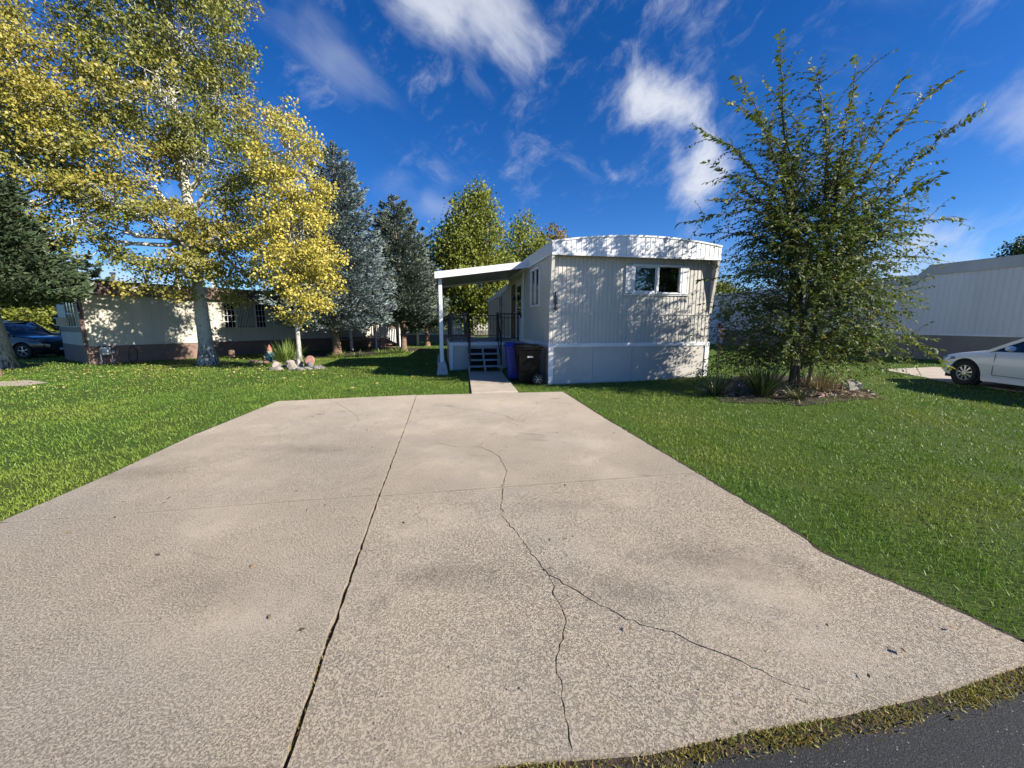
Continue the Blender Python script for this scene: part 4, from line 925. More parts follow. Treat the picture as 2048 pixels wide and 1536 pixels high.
def blob_tree(name, label, base, trunk, r0, blobs, leafm, barkm, per, rad, size, den, cat='tree', group=None, droop=0., flat=.6, twigs=.25, shell=.45, limb_r=.5):
    """trunk polyline, then limbs to every leafy mass; leaves in clumps through each mass"""
    t = empty(name, base, 0, label, cat, group); B = Vector(base)
    mb = MB(); tp = [Vector(p) for p in trunk]; k = len(tp)
    flare = [r0*1.45]+[r0*(1-.82*i/(k-1)) for i in range(1, k)]
    mb.tube([p-B for p in tp], flare, 12)
    cen = []
    for (c, rx, ry, rz) in blobs:
        c = Vector(c); n = max(6, int(den*(rx*ry*rz)**(2/3)*6))
        d = unit(rng.normal(0, 1, (n, 3))); rr = rng.uniform(shell**3, 1, (n, 1))**(1/3)*(1+rng.normal(0, .10, (n, 1)))
        pts = np.array(c)+d*rr*np.array([rx, ry, rz]); cen.append(pts)
        # limb from a point lower on the trunk
        zs = [p.z for p in tp]; tz = max(zs[0]+.25*(zs[-1]-zs[0]), min(zs[-1]-.3, c.z-.55*math.hypot(c.x-tp[k//2].x, c.y-tp[k//2].y)-.4*rz))
        for i in range(k-1):
            if tp[i].z <= tz <= tp[i+1].z: s = tp[i].lerp(tp[i+1], (tz-tp[i].z)/max(1e-6, tp[i+1].z-tp[i].z)); rs = flare[i+1]; break
        else: s = tp[-1]; rs = flare[-1]
        lp = limb(s, c, .08, 1.); rl = min(rs*.75, r0*limb_r*.8)
        mb.tube([p-B for p in lp], [rl*(1-.75*i/6) for i in range(7)], 7)
        for q in pts[:max(3, int(n*twigs))]:
            j = random.randint(2, 6); sp = limb(lp[j], Vector(q), .05, .9, 4); rt = max(.008, rl*.28); mb.tube([p-B for p in sp], [rt, rt*.8, rt*.6, rt*.4, rt*.2], 5)
    mb.build('trunk', barkm, t, smooth=True)
    V, F, tn = leaf_cloud(np.concatenate(cen), per, rad, size, droop, flat)
    o = link('crown', np_mesh('crown', V-np.array(base), F, tn), leafm, t); o['kind'] = 'stuff'
    return t
M['aspenleaf'] = leaf_mat('aspen_leaf', (.15, .165, .025), (.33, .31, .07), (.54, .47, .20), trans=.2, rough=.5, spec=.45, patch=((.28, .24, .03), (.48, .40, .08)), pscale=.35)
M['oliveleaf'] = leaf_mat('olive_aspen_leaf', (.12, .145, .022), (.27, .27, .06), (.52, .46, .20), trans=.2, rough=.5, spec=.45, patch=((.24, .21, .03), (.44, .37, .08)), pscale=.3)
M['goldleaf'] = leaf_mat('gold_aspen_leaf', (.40, .33, .04), (.62, .54, .12), (.40, .40, .08), trans=.22, rough=.5, spec=.45)
def B_(px, py, Y, r, rz=None): return (tuple(at(px, py, Y)), r, r, rz or r)
# the big old aspen
b0 = Vector((-12.0, 15.2, -.06))
tr = [b0, at(412, 690, 15.2), at(404, 630, 15.2), at(396, 560, 15.15), at(385, 470, 15.1), at(365, 330, 15.1), at(345, 200, 15.2), at(330, 60, 15.3), at(320, -150, 15.4), at(315, -330, 15.5)]
blobs = [B_(250, 50, 15, 1.7), B_(150, 60, 14.7, .8), B_(380, 70, 15.6, 1.9), B_(440, 190, 16, 1.25), B_(310, 190, 14.6, 1.8), B_(190, 190, 14.4, 1.3), B_(270, 300, 14.2, 1.2), B_(425, 320, 15.2, 1.5),
         B_(230, 400, 13.6, 1.3, .9), B_(330, 445, 13.8, 1.2, .8), B_(140, 330, 13.4, 1.2), B_(500, 420, 15.4, 1.2), B_(130, 455, 13.2, 1.0, .8), B_(430, 505, 14.0, .9, .7), B_(290, 530, 13.6, .7, .5), B_(350, 560, 13.9, .5, .4),
         B_(260, -120, 15, 2.1), B_(400, -100, 15.8, 2.0), B_(330, -260, 15.4, 1.9), B_(470, 260, 16, .9), B_(470, 95, 16, .7), B_(530, 330, 15.6, .9), B_(200, 500, 13.4, .8, .5), B_(460, 590, 14.6, .45), B_(470, 450, 14.2, 1.0), B_(440, 565, 13.8, .7, .4), B_(510, 560, 14, .7, .5), B_(360, 580, 13.6, .5, .35), B_(265, 575, 13.5, .5, .3), B_(395, 530, 13.4, .8, .5)]
blob_tree('aspen_tree', 'large old aspen with pale trunk and olive-yellow leaves before the cream home', b0, tr, .27, blobs, M['oliveleaf'], M['aspenbark'], 62, .18, .088, 6.8)
# aspen at the left edge of the picture
b1 = Vector((-18.0, 13.6, -.06))
tr = [b1, Vector((-17.95, 13.6, .9)), Vector((-18.0, 13.55, 2.0)), Vector((-18.1, 13.5, 3.6)), Vector((-18.0, 13.4, 5.6)), Vector((-17.9, 13.2, 8.)), Vector((-17.9, 13., 10.5))]
blobs = [B_(40, 130, 13.2, 1.3), B_(100, 215, 13.2, 1.1), B_(30, 240, 13., 1.3), B_(50, 310, 13., 1.0), B_(-60, 120, 13.4, 1.5), B_(-50, 260, 13.2, 1.4), B_(10, 60, 13.4, .8), B_(-90, -40, 13.8, 1.5), B_(140, 290, 13.2, .9), B_(120, 360, 13., .7, .5), B_(190, 400, 13.2, .7, .4)]
blob_tree('aspen_tree', 'yellow aspen leaning in with its furrowed trunk cut by the left picture edge', b1, tr, .26, blobs, M['aspenleaf'], M['aspenbark'], 56, .17, .084, 8.)
# young golden aspen in the rock ring
b2 = Vector((-7.48, 13.5, -.06)); hx = gz(-7.48, 13.5)
tr = [b2, at(598, 700, 13.5), at(594, 650, 13.5), at(590, 600, 13.5), at(588, 520, 13.5), at(585, 420, 13.5), at(580, 320, 13.55), at(575, 240, 13.6)]
blobs = [B_(545, 240, 13.8, .40, .6), B_(575, 240, 13.8, .35, .6), B_(605, 290, 13.6, .55, .7), B_(545, 330, 13.7, .75), B_(600, 380, 13.4, .8), B_(640, 430, 13.5, .55), B_(540, 430, 13.4, .9), B_(600, 480, 13.1, 1.0), B_(560, 530, 13.0, .9), B_(640, 520, 13.2, .7), B_(610, 580, 13.1, .75, .6), B_(655, 555, 13.4, .5), B_(520, 500, 13.4, .7), B_(590, 625, 13.2, .5, .3), B_(630, 610, 13.2, .5, .3), B_(620, 300, 13.7, .4), B_(655, 380, 13.7, .35)]
blob_tree('young_aspen', 'slender young aspen with bright golden leaves standing in a rock ring', b2, tr, .085, blobs, M['goldleaf'], M['aspenbark'], 54, .15, .078, 10.0, limb_r=.6)

# spruces
def spruce(name, label, base, H, rad, clear, n, tw, leafm, top_power=.75, group='spruces', lean=(0, 0), seed=1):
    g = np.random.default_rng(seed); t = empty(name, base, 0, label, 'tree', group)
    MB().tube([(0, 0, 0), (0, 0, .35), (0, 0, H*.3), (lean[0]*.5, lean[1]*.5, H*.6), (lean[0], lean[1], H)], [H*.030, H*.021, H*.017, H*.011, .012], 10).build('trunk', M['sprucebark'], t, smooth=True)
    Ps, Ds, Ls = [], [], []; mb = MB(); nb = int(n/85)
    for i in range(nb):
        f = (i+g.random())/nb; f = 1-(1-f)**.62            # more boughs low down
        z = clear+(H-clear)*f; a = i*2.39996+g.normal(0, .3)
        L = rad*((1-f)**top_power)*g.uniform(.78, 1.12)+.10
        # round off the skirt
        L *= min(1, .72+.28*(f/.12))
        d = np.array([math.cos(a), math.sin(a), 0.]); rise = .15+.75*f**1.5
        org = np.array([lean[0]*f, lean[1]*f, z]); k = max(10, int(n/nb*(.25+1.25*L/rad)))
        s = g.random(k)**.6; side = g.normal(0, 1, k)*.23*L*(1-.7*s)
        perp = np.array([-d[1], d[0], 0])
        zc = (-.18*np.sin(s*math.pi*.75)+rise*s*s*.5)*L
        P = org+d*(s*L)[:, None]+perp*side[:, None]+np.array([0, 0, 1])*(zc+g.normal(0, .065, k)*(.4+.6*L/rad)-.10*np.abs(side))[:, None]
        D = unit(d*g.uniform(.35, 1.0, (k, 1))+perp*(side/L*1.6+g.normal(0, .35, k))[:, None]+np.array([0, 0, 1])*g.uniform(-.15, .65, (k, 1)))
        Ps.append(P); Ds.append(D); Ls.append(tw*g.uniform(.6, 1.3, k))
        e = org+d*L*.92+np.array([0, 0, zc.max()*.5])
        if i % 2 == 0: mb.tube([tuple(org), tuple(org+d*L*.5+np.array([0, 0, -.12*L])), tuple(e)], [.03*L/rad+.008, .016, .005], 5)
    mb.build('boughs', M['sprucebark'], t)
    P = np.concatenate(Ps); D = np.concatenate(Ds); L = np.concatenate(Ls); k = len(P); N = unit(g.normal(0, 1, (k, 3)))
    V1, F1 = leaf_quads(P, D, N, L, L*.30, 0); N2 = unit(np.cross(D, N)); V2, F2 = leaf_quads(P, D, N2, L, L*.30, 0)
    # side sprigs
    S = unit(np.cross(D, N)); sg = np.where(g.random((k, 1)) < .5, -1, 1); V3, F3 = leaf_quads(P+D*(L*.3)[:, None], unit(D*.7+S*sg*.8), N, L*.6, L*.2, 0)
    V = np.concatenate([V1, V2, V3]); F = np.arange(len(V)).reshape(-1, 4); tn = np.tile(np.repeat(np.clip(g.normal(.45, .25, k), 0, 1), 4), 3)
    o = link('crown', np_mesh('crown', V, F, tn), leafm, t); o['kind'] = 'stuff'
    return t
M['bluespruce'] = leaf_mat('blue_spruce_needles', (.12, .165, .16), (.29, .355, .345), (.46, .53, .52), trans=.05, rough=.55, spec=.3)
M['bluespruce2'] = leaf_mat('grey_spruce_needles', (.10, .135, .10), (.22, .26, .20), (.34, .38, .30), trans=.08, rough=.5, spec=.4)
M['greenspruce'] = leaf_mat('green_spruce_needles', (.045, .075, .035), (.11, .15, .075), (.19, .23, .13), trans=.08, rough=.5, spec=.35)
A = gp(675, 712); zA = at(680, 283, A.y).z
spruce('blue_spruce', 'tall silvery blue spruce beside the golden aspen', (A.x, A.y, -.06), zA, 2.95, 1.75, 32000, .20, M['bluespruce'], .70, lean=(.5, 0), seed=3)
Bp = gp(808, 702); zB = at(797, 388, Bp.y).z
spruce('blue_spruce', 'shorter grey-green spruce between the blue spruce and the awning', (Bp.x, Bp.y, -.06), zB, 2.6, 2.0, 22000, .22, M['bluespruce2'], .68, lean=(-.25, 0), seed=5)
Cz = at(850, 455, 27.).z; Cx = at(852, 600, 27.).x
spruce('blue_spruce', 'far small spruce peeping out behind the grey-green spruce', (Cx, 27., -.06), Cz, 1.9, 1.2, 9000, .24, M['bluespruce2'], .8, seed=8)
Lx = at(-20, 600, 11.6)
spruce('green_spruce', 'broad dark green spruce at the left picture edge', (Lx.x-.35, 11.6, -.06), at(-40, 300, 11.6).z, 2.35, 2.45, 24000, .20, M['greenspruce'], .58, seed=12)
q = at(185, 600, 24); spruce('green_spruce', 'small dark conifer peeping over the brown roof', (q.x, 24, -.06), at(190, 500, 24).z, 1.9, .8, 6000, .25, M['greenspruce'], .8, seed=14)

# green trees behind the porch
M['willowleaf'] = leaf_mat('willow_leaf', (.12, .155, .022), (.26, .28, .045), (.34, .29, .07), trans=.28, rough=.5, spec=.3)
M['brownleaf'] = leaf_mat('turning_leaf', (.16, .13, .03), (.28, .20, .05), None, trans=.3)
M['darkleaf'] = leaf_mat('dark_leaf', (.025, .05, .012), (.065, .10, .025), None, trans=.25)
wb_ = gp(935, 689.5)
def multi(base, n, H, spread): return [base, base+Vector((.05, 0, H*.2)), base+Vector((-.1, .1, H*.45)), base+Vector((.1, 0, H*.7)), base+Vector((.0, 0, H*.92))]
base = Vector((-3.1, 28, -.06))
blob_tree('willow_tree', 'tall light green willow-like tree behind the porch', base, multi(base, 3, 10.5, 1), .30,
          [B_(945, 430, 28, 1.7, 1.5), B_(920, 490, 27.6, 1.9), B_(975, 485, 28, 2.0), B_(898, 550, 27.4, 1.8), B_(950, 550, 27, 2.1), B_(1000, 550, 28, 1.7), B_(885, 600, 27.4, 1.3), B_(940, 610, 27.4, 1.5), B_(985, 610, 27.8, 1.4), B_(955, 400, 28, 1.0), B_(905, 500, 27.8, 1.3)],
          M['willowleaf'], M['bark'], 30, .25, .17, 6., group='green trees behind', droop=1.3, flat=1.3)
base = Vector((1.4, 31, -.06))
blob_tree('willow_tree', 'shorter light green tree rising over the grey home', base, multi(base, 3, 8, 1), .24,
          [B_(1050, 500, 31, 1.8), B_(1080, 520, 31, 1.7), B_(1020, 540, 30.5, 1.6), B_(1050, 460, 31, 1.0), B_(1100, 550, 31, 1.6), B_(1060, 580, 31, 1.8), B_(1020, 610, 30.5, 1.5)],
          M['willowleaf'], M['bark'], 26, .27, .17, 5.0, group='green trees behind', droop=1.3, flat=1.3)
base = Vector((4.6, 42, -.06))
blob_tree('far_tree', 'far tree turning brown just above the roof of the grey home', base, multi(base, 3, 10, 1), .22, [B_(1110, 495, 42, 2.2), B_(1090, 520, 42, 2.2), B_(1130, 520, 42, 2.0)], M['brownleaf'], M['bark'], 22, .32, .22, 4, group='far trees', droop=.6)
base = Vector((23, 48, -.06))
blob_tree('far_tree', 'far dark green trees between the grey home and the elm', base, multi(base, 3, 5.5, 1), .22, [B_(1440, 590, 46, 1.8), B_(1465, 598, 46, 1.5), B_(1490, 606, 47, 1.4), B_(1420, 585, 46, 1.8)], M['willowleaf'], M['bark'], 22, .32, .22, 4, group='far trees')
base = Vector((45, 36, -.06))
blob_tree('far_tree', 'small dark treetop above the white home at the right edge', base, multi(base, 3, 9, 1), .25, [B_(2050, 500, 36, 1.2), B_(2090, 500, 36, 1.9), B_(2075, 530, 36, 1.6)], M['darkleaf'], M['bark'], 24, .3, .22, 5, group='far trees')
base = Vector((-36, 31, -.06))
blob_tree('far_tree', 'yellow-green bushy tree behind the parked dark cars', base, multi(base, 3, 5.5, 1), .22, [B_(100, 640, 30, 1.6), B_(130, 650, 30, 1.4), B_(60, 625, 31, 1.8), B_(15, 620, 31, 1.9), B_(120, 610, 32, 1.6), B_(160, 640, 31, 1.5)], M['willowleaf'], M['bark'], 24, .3, .2, 5, group='far trees')
# a far belt of trees that reads as one mass
cen = []
for i in range(260):
    a = R(-62+124*rng.random()); r_ = rng.uniform(75, 110); cen.append((r_*math.sin(a), r_*math.cos(a), rng.uniform(.5, 3.4)*r_/85))
V, F, tn = leaf_cloud(np.array(cen), 60, 1.5, .5, .2, .8)
tag(link('treeline', np_mesh('treeline', V, F, tn), M['darkleaf']), 'far belt of dark trees along the horizon', 'treeline', kind='stuff')

# ------------------------------------------------------------------ the young elm on the right
EB = Vector((6.6, 8.8, gz(6.6, 8.8)-.03))
M['elmleaf'] = leaf_mat('elm_leaf', (.06, .10, .018), (.15, .185, .04), (.30, .26, .06), trans=.34, rough=.6, spec=.35)
def elm():
    t = empty('elm_tree', EB, 0, 'tall leafy young elm with long arching sprays beside the grey home', 'tree')
    mb = MB(); twigs = []; g = np.random.default_rng(21)
    def arch(p, q, bow, k=10, j=.02):
        p, q = np.array(p, float), np.array(q, float); pts = []
        for i in range(k+1):
            s = i/k; v = p+(q-p)*s; v = v+np.array([0, 0, 1])*bow*math.sin(math.pi*s)+g.normal(0, j, 3)*math.sin(math.pi*s); pts.append(v)
        return pts
    tips = [(1560, 66, 9.2), (1715, 108, 9.0), (1810, 152, 8.8), (1910, 150, 9.3), (1972, 214, 8.9), (1470, 150, 9.0), (1384, 248, 9.1), (1620, 120, 9.6), (1660, 190, 8.6), (1525, 150, 9.5), (1450, 200, 9.4),
            (1880, 350, 9.2), (1870, 365, 8.6), (1930, 438, 9.0), (1358, 446, 8.9), (1415, 325, 9.0), (1400, 470, 9.6), (1420, 400, 8.7), (1440, 280, 9.5), (1860, 470, 8.7), (1880, 520, 9.3), (1500, 220, 8.5), (1760, 230, 9.5), (1600, 240, 8.4), (1700, 300, 9.9), (1560, 330, 10.1),
            (1845, 420, 9.6), (1400, 560, 9.0), (1850, 600, 9.0), (1420, 640, 9.2), (1830, 640, 8.6), (1880, 700, 8.9), (1900, 735, 8.6), (1640, 420, 8.2), (1540, 440, 8.3), (1740, 420, 8.3), (1480, 350, 8.4)]
    stems = []
    for ti, (px, py, Y) in enumerate(tips):
        tip = np.array(at(px, py, Y-.4)); off_ = tip-np.array(EB); h = off_[2]; lat = math.hypot(off_[0], off_[1])
        b = np.array(EB)+np.array([g.normal(0, .12), g.normal(0, .10), 0])
        if ti > 5:      # forks off the stem that points most nearly the same way
            par = min(stems[:6], key=lambda q: np.linalg.norm((q[-1]-tip)*np.array([1, 1, .35]))+g.uniform(0, 1.2)); b = par[g.integers(3, 8) if h > 3.5 else g.integers(1, 4)]; off_ = tip-b; h = off_[2]
        # rises steeply, then leans out
        c = b+np.array([off_[0]*.2+g.normal(0, .2), off_[1]*.2+g.normal(0, .2), max(.25, h*.74)]); k = 16; pts = []
        for i in range(k+1):
            s = i/k; v = b*(1-s)**2+2*c*s*(1-s)+tip*s*s
            if tip[2] < 4.2: v = v+np.array([0, 0, 1])*.45*math.sin(math.pi*s)
            pts.append(v+g.normal(0, .018, 3)*(0 < i < k))
        stems.append(pts); Ls = np.linalg.norm(tip-b); r0 = .008+.0042*Ls
        mb.tube([Vector(p)-EB for p in pts], [r0*(1-.9*i/k) for i in range(k+1)], 7)
        twigs.append(('big', pts[int(k*.42):]))
        # side twigs
        for i in range(int(k*.18), k-1):
            for _ in range(3 if i < k*.45 else 1):
                p = pts[i]; d = unit(pts[i+1]-pts[i]); r_ = g.normal(0, 1, 3); r_ -= d*np.dot(r_, d); r_ = unit(r_)
                Lt = g.uniform(.4, 1.2)*(1.0 if i < k*.75 else .6); e = p+(d*.5+r_*.85+np.array([0, 0, .02]))*Lt
                tw = arch(p, e, .10*Lt, 8, .01); twigs.append(tw)
                mb.tube([Vector(q)-EB for q in tw], [.006*(1-.8*j/8)+.001 for j in range(9)], 4, False)
    # dense low skirt of shoots round the stems
    for _ in range(500):
        z = .35+3.2*g.random()**1.25; a = g.uniform(0, 2*math.pi)
        if z < .55 and math.sin(a) < -.1: continue
        rr = g.uniform(.1, .75)
        p = np.array(EB)+np.array([rr*math.cos(a), rr*math.sin(a)*.8, z]); Lt = g.uniform(.7, 1.7)*(1.1-.08*z)
        if abs(math.cos(a)) < .3: Lt *= .8
        e = p+np.array([math.cos(a)*Lt, math.sin(a)*Lt*.75, g.uniform(-.25, .45)*Lt]); tw = arch(p, e, .18*Lt, 10, .015); twigs.append(tw)
        mb.tube([Vector(q)-EB for q in tw], [.007*(1-.8*j/10)+.001 for j in range(11)], 4, False)
        for i in range(3, 10, 2):
            d = unit(tw[i]-tw[i-1]); r_ = unit(g.normal(0, 1, 3)); e2 = tw[i]+(d*.6+r_*.7)*g.uniform(.25, .6); twigs.append(arch(tw[i], e2, .04, 6, .008))
    mb.build('trunk', M['bark'], t, smooth=True)
    P, D, N, tint, SZ = [], [], [], [], []
    for tw in twigs:
        big = isinstance(tw, tuple)
        if big: tw = tw[1]
        tw = np.array(tw); seg = np.linalg.norm(np.diff(tw, axis=0), axis=1); cum = np.concatenate([[0], np.cumsum(seg)]); L = cum[-1]; k = max(2, int(L/(.030 if big else .040))); tt = g.normal(.45, .2)
        u = np.linspace(.06*L, L, k); pos = np.stack([np.interp(u, cum, tw[:, c]) for c in range(3)], 1)
        tan = unit(np.stack([np.interp(np.clip(u+.03, 0, L), cum, tw[:, c])-np.interp(np.clip(u-.03, 0, L), cum, tw[:, c]) for c in range(3)], 1))
        side = unit(np.cross(tan, np.array([0, 0, 1.])+g.normal(0, .25, 3))); sg = np.where(np.arange(k) % 2 == 0, 1, -1)[:, None]
        d = unit(tan*.55+side*sg*.75+np.array([0, 0, -.28])+g.normal(0, .22, (k, 3))); n_ = unit(np.cross(side, tan)*.9+g.normal(0, .45, (k, 3)))
        keep = g.random(k) < .88
        SZ.append(np.full(keep.sum(), .15 if big else .085 if tw[0][2] < 3.2 else .098)); P.append(pos[keep]); D.append(d[keep]); N.append(n_[keep]); tint.append(np.clip(tt+g.normal(0, .18, k), 0, 1)[keep])
    P, D, N, tint, SZ = map(np.concatenate, (P, D, N, tint, SZ)); k = len(P); s = SZ*g.uniform(.6, 1.15, k)
    V, F = leaf_quads(P-np.array(EB), D, N, s, s*.46, .22); print('elm leaves', k)
    o = link('crown', np_mesh('crown', V, F, np.repeat(tint, 4)), M['elmleaf'], t); o['kind'] = 'stuff'
elm()

# ------------------------------------------------------------------ planting bed, yuccas, irises, rocks
m = MB(); N = 60; cx, cy = sum(p[0] for p in BED)/len(BED), sum(p[1] for p in BED)/len(BED)
ring = []
for i in range(len(BED)):
    a, b = Vector(BED[i]), Vector(BED[(i+1) % len(BED)])
    for k in range(5): p = a.lerp(b, k/5); ring.append((p.x+random.gauss(0, .03), p.y+random.gauss(0, .03)))
vs = []; K = 6
for j in range(K+1):
    s = 1-j/K
    for x, y in ring: X, Y = cx+(x-cx)*max(s, .02), cy+(y-cy)*max(s, .02); vs.append((X, Y, gz(X, Y)+.012+(.012*random.random() if j else 0)))
n = len(ring); m.add(vs, [(j*n+i, j*n+(i+1) % n, (j+1)*n+(i+1) % n, (j+1)*n+i) for j in range(K) for i in range(n)])
tag(m.build('planting_bed', M['mulch'], smooth=True), 'brown mulch bed round the elm', kind='structure')
m = MB(); m.add([(x, y, gz(x, y)+.012) for x, y in LBED], [tuple(range(len(LBED)))]); tag(m.build('spruce_bed', M['mulch']), 'bare brown soil under the blue spruces', kind='structure')
m = MB(); m.add([(x, y, gz(x, y)+.006) for x, y in shrink(SPOT, .85)], [tuple(range(len(SPOT)))]); M['baresoil'] = mat('bare_sand', (.42, .36, .28), (.33, .28, .21), 5, .9, .4, 60)
tag(m.build('bare_patch', M['baresoil']), 'worn sandy patch in the left lawn', kind='structure')
# dry litter in the bed
k = 3200; ang = rng.uniform(0, 6.28, k); rr = np.sqrt(rng.random(k)); x = 6.7+rr*np.cos(ang)*2.2; y = 8.75+rr*np.sin(ang)*.95; ok = inpoly(x, y, BED); x, y = x[ok], y[ok]; k = len(x)
P = np.stack([x, y, hgt(x, y)+.03], 1); D = unit(np.stack([rng.normal(0, 1, k), rng.normal(0, 1, k), rng.normal(.1, .25, k)], 1)); V, F = leaf_quads(P, D, unit(rng.normal(0, 1, (k, 3))+np.array([0, 0, 1])), rng.uniform(.04, .16, k), rng.uniform(.008, .03, k))
M['litter'] = leaf_mat('dry_litter', (.16, .10, .05), (.42, .34, .22), (.5, .45, .36), trans=.1)
tag(link('leaf_litter', np_mesh('leaf_litter', V, F, np.repeat(rng.random(k), 4)), M['litter']), 'dry leaf litter strewn over the mulch bed', 'litter', kind='stuff')
def blades(n, ln, wd, spread, arch_=.5, up=.9, seg=4, r0=.06):
    """long arching strap leaves as a 4-segment strip each; returns V,F"""
    a = rng.uniform(0, 6.283, n); tl = np.clip(rng.normal(spread, .28, n), .05, 1.35); L = ln*rng.uniform(.55, 1.15, n); d = np.stack([np.cos(a), np.sin(a)], 1)
    per = np.stack([-d[:, 1], d[:, 0], np.zeros(n)], 1); rows = []
    p = np.concatenate([d*r0*rng.random((n, 1)), np.zeros((n, 1))], 1)
    for s in range(seg+1):
        wv = wd*(1-.08*s/seg)*(1-(s/seg)**3)+.0015; rows += [p-per*wv/2, p+per*wv/2]
        th = tl+arch_*(s/seg)*tl*1.1; st = (L/seg)[:, None]; p = p+np.concatenate([d*np.sin(th)[:, None], np.cos(th)[:, None]], 1)*st
    V = np.stack(rows, 1).reshape(-1, 3); b = np.arange(n)[:, None]*(2*(seg+1)); F = np.concatenate([b+np.array([[2*s, 2*s+1, 2*s+3, 2*s+2]]) for s in range(seg)])
    return V, F, 2*(seg+1)
M['yucca'] = leaf_mat('yucca_leaf', (.035, .06, .02), (.11, .14, .06), (.34, .30, .16), trans=.1, rough=.35, spec=.6)
M['iris'] = leaf_mat('iris_leaf', (.10, .17, .03), (.24, .31, .08), None, trans=.25, rough=.4)
M['drygrass'] = leaf_mat('dry_grass', (.28, .19, .08), (.46, .36, .19), None, trans=.2)
def plant(name, label, x, y, n, ln, wd, spread, mt, cat, arch_=.5, r0=.06, extra=None, group=None):
    t = empty(name, (x, y, gz(x, y)), 0, label, cat, group); V, F, k = blades(n, ln, wd, spread, arch_, r0=r0)
    o = link('leaves', np_mesh('leaves', V, F, np.repeat(rng.random(n), k)), mt, t); o['kind'] = 'stuff'
    if extra: extra(t)
    return t
def stalk(t):
    MB().tube([(0, 0, 0), (.02, 0, .8), (.0, .02, 1.55)], [.012, .01, .005], 6).build('flower_stalk', M['litterstalk'], t)
    m = MB()
    for i in range(16): z = .95+i*.038; a = i*2.4; m.beam((0, 0, z), (.09*math.cos(a), .09*math.sin(a), z+.03), .018, .026)
    m.build('seed_pods', M['litterstalk'], t)
M['litterstalk'] = mat('dry_stalk', (.20, .12, .06), (.13, .08, .04), 10, .9)
p = gp(1440, 795); plant('yucca_plant', 'smaller spiky yucca with a dry brown flower stalk near the home corner', p.x, p.y+.2, 120, .62, .022, .62, M['yucca'], 'yucca', .3, .08, stalk, 'yuccas')
p = gp(1530, 796); plant('yucca_plant', 'large dark spiky yucca clump at the left side of the elm', p.x, p.y+.1, 210, .85, .028, .60, M['yucca'], 'yucca', .35, .22, None, 'yuccas')
p = gp(1595, 802); plant('yucca_plant', 'low pale-edged yucca tuft in front of the elm', p.x, p.y, 60, .5, .024, .85, M['yucca'], 'yucca', .5, .12, None, 'yuccas')
p = gp(1640, 786); plant('dry_grass_tuft', 'straw-coloured dry grass at the foot of the elm', p.x, p.y, 260, .5, .008, .45, M['drygrass'], 'grass tuft', .5, .45)
p = gp(1715, 770); plant('iris_plant', 'small green strap-leaved clump beside the pale boulder', p.x, p.y+.1, 50, .42, .02, .45, M['iris'], 'plant', .4, .08)
plant('iris_plant', 'bright green iris clump beside the garden gnome', -9.3, 15.9, 190, .95, .032, .42, M['iris'], 'plant', .55, .45)
for i, (px, py, lab) in enumerate(((680, 713, 'low green plant at the foot of the tall blue spruce'), (720, 712, 'dark low plant in the soil bed between the two spruces'), (765, 706, 'low green plant near the neighbour porch steps'), (800, 704, 'small leafy plant by the trunk of the grey-green spruce'))):
    p = gp(px, py); plant('low_plant', lab, p.x, p.y, 130, .35, .035, .8, M['iris'] if i != 1 else M['yucca'], 'plant', .5, .5, None, 'low plants in the spruce bed')

# stones
M['stone_pale'] = mat('pale_stone', (.36, .325, .27), (.22, .195, .165), 9, .9, .6, 30, .02)
M['stone_pink'] = mat('pink_stone', (.34, .17, .13), (.24, .13, .11), 9, .9, .6, 30, .02)
M['stone_grey'] = mat('grey_stone', (.21, .20, .195), (.12, .115, .115), 9, .9, .6, 30, .02)
def stone(name, x, y, z, sx, sy, sz, mt, label, group, seed):
    if name in ('ring_rock', 'pink_rock'): sx, sy, sz, z = sx*.78, sy*.78, sz*.78, z-.04
    g = random.Random(seed); bm = bmesh.new(); bmesh.ops.create_icosphere(bm, subdivisions=2, radius=1)
    cuts = [(Vector((g.gauss(0, 1), g.gauss(0, 1), g.gauss(0, 1))).normalized(), g.uniform(.55, .85)) for _ in range(7)]
    for v in bm.verts:
        for n_, d in cuts:
            k = v.co.dot(n_)
            if k > d: v.co -= n_*(k-d)
        v.co = Vector((v.co.x*sx, v.co.y*sy, v.co.z*sz))
    me = bpy.data.meshes.new(name); bm.to_mesh(me); bm.free(); o = link(name, me, mt); o.location = (x, y, z); o.rotation_euler = (0, 0, g.uniform(0, 6.28)); tag(o, label, 'rock', group); return o
ringc = (-7.45, 13.35)
def rock_label(x, y, s, mk):
    return '%s %s rock of the young aspen ring, %s %s of the trunk' % ('larger' if s > .13 else 'small', 'grey' if mk == 'stone_grey' else 'pale', 'in front' if y < ringc[1] else 'behind', 'right' if x > ringc[0] else 'left')
for i in range(22):
    a = i*2*math.pi/22+random.gauss(0, .1); r_ = random.uniform(.55, .85); x, y = ringc[0]+r_*math.cos(a)*1.05, ringc[1]+r_*math.sin(a)*.7
    s = random.uniform(.09, .17); mk = random.choice(['stone_pale', 'stone_pale', 'stone_grey']); stone('ring_rock', x, y, gz(x, y)+s*.35, s*1.2, s, s*.75, M[mk], rock_label(x, y, s, mk), 'rocks round the young aspen', 100+i)
for i, (dx, dy, s) in enumerate(((-.28, .05, .2), (.0, -.35, .17), (.5, -.1, .16), (-.6, -.25, .18))):
    x, y = ringc[0]+dx, ringc[1]+dy; stone('ring_rock', x, y, gz(x, y)+.16, s*1.3, s, s, M['stone_pale'] if i != 2 else M['stone_grey'], 'big %s rock piled inside the aspen ring, %s' % ('grey' if i == 2 else 'pale', ('just left of the trunk', 'right before the trunk', 'at the right of the trunk', 'at the far left of the trunk')[i]), 'rocks round the young aspen', 140+i)
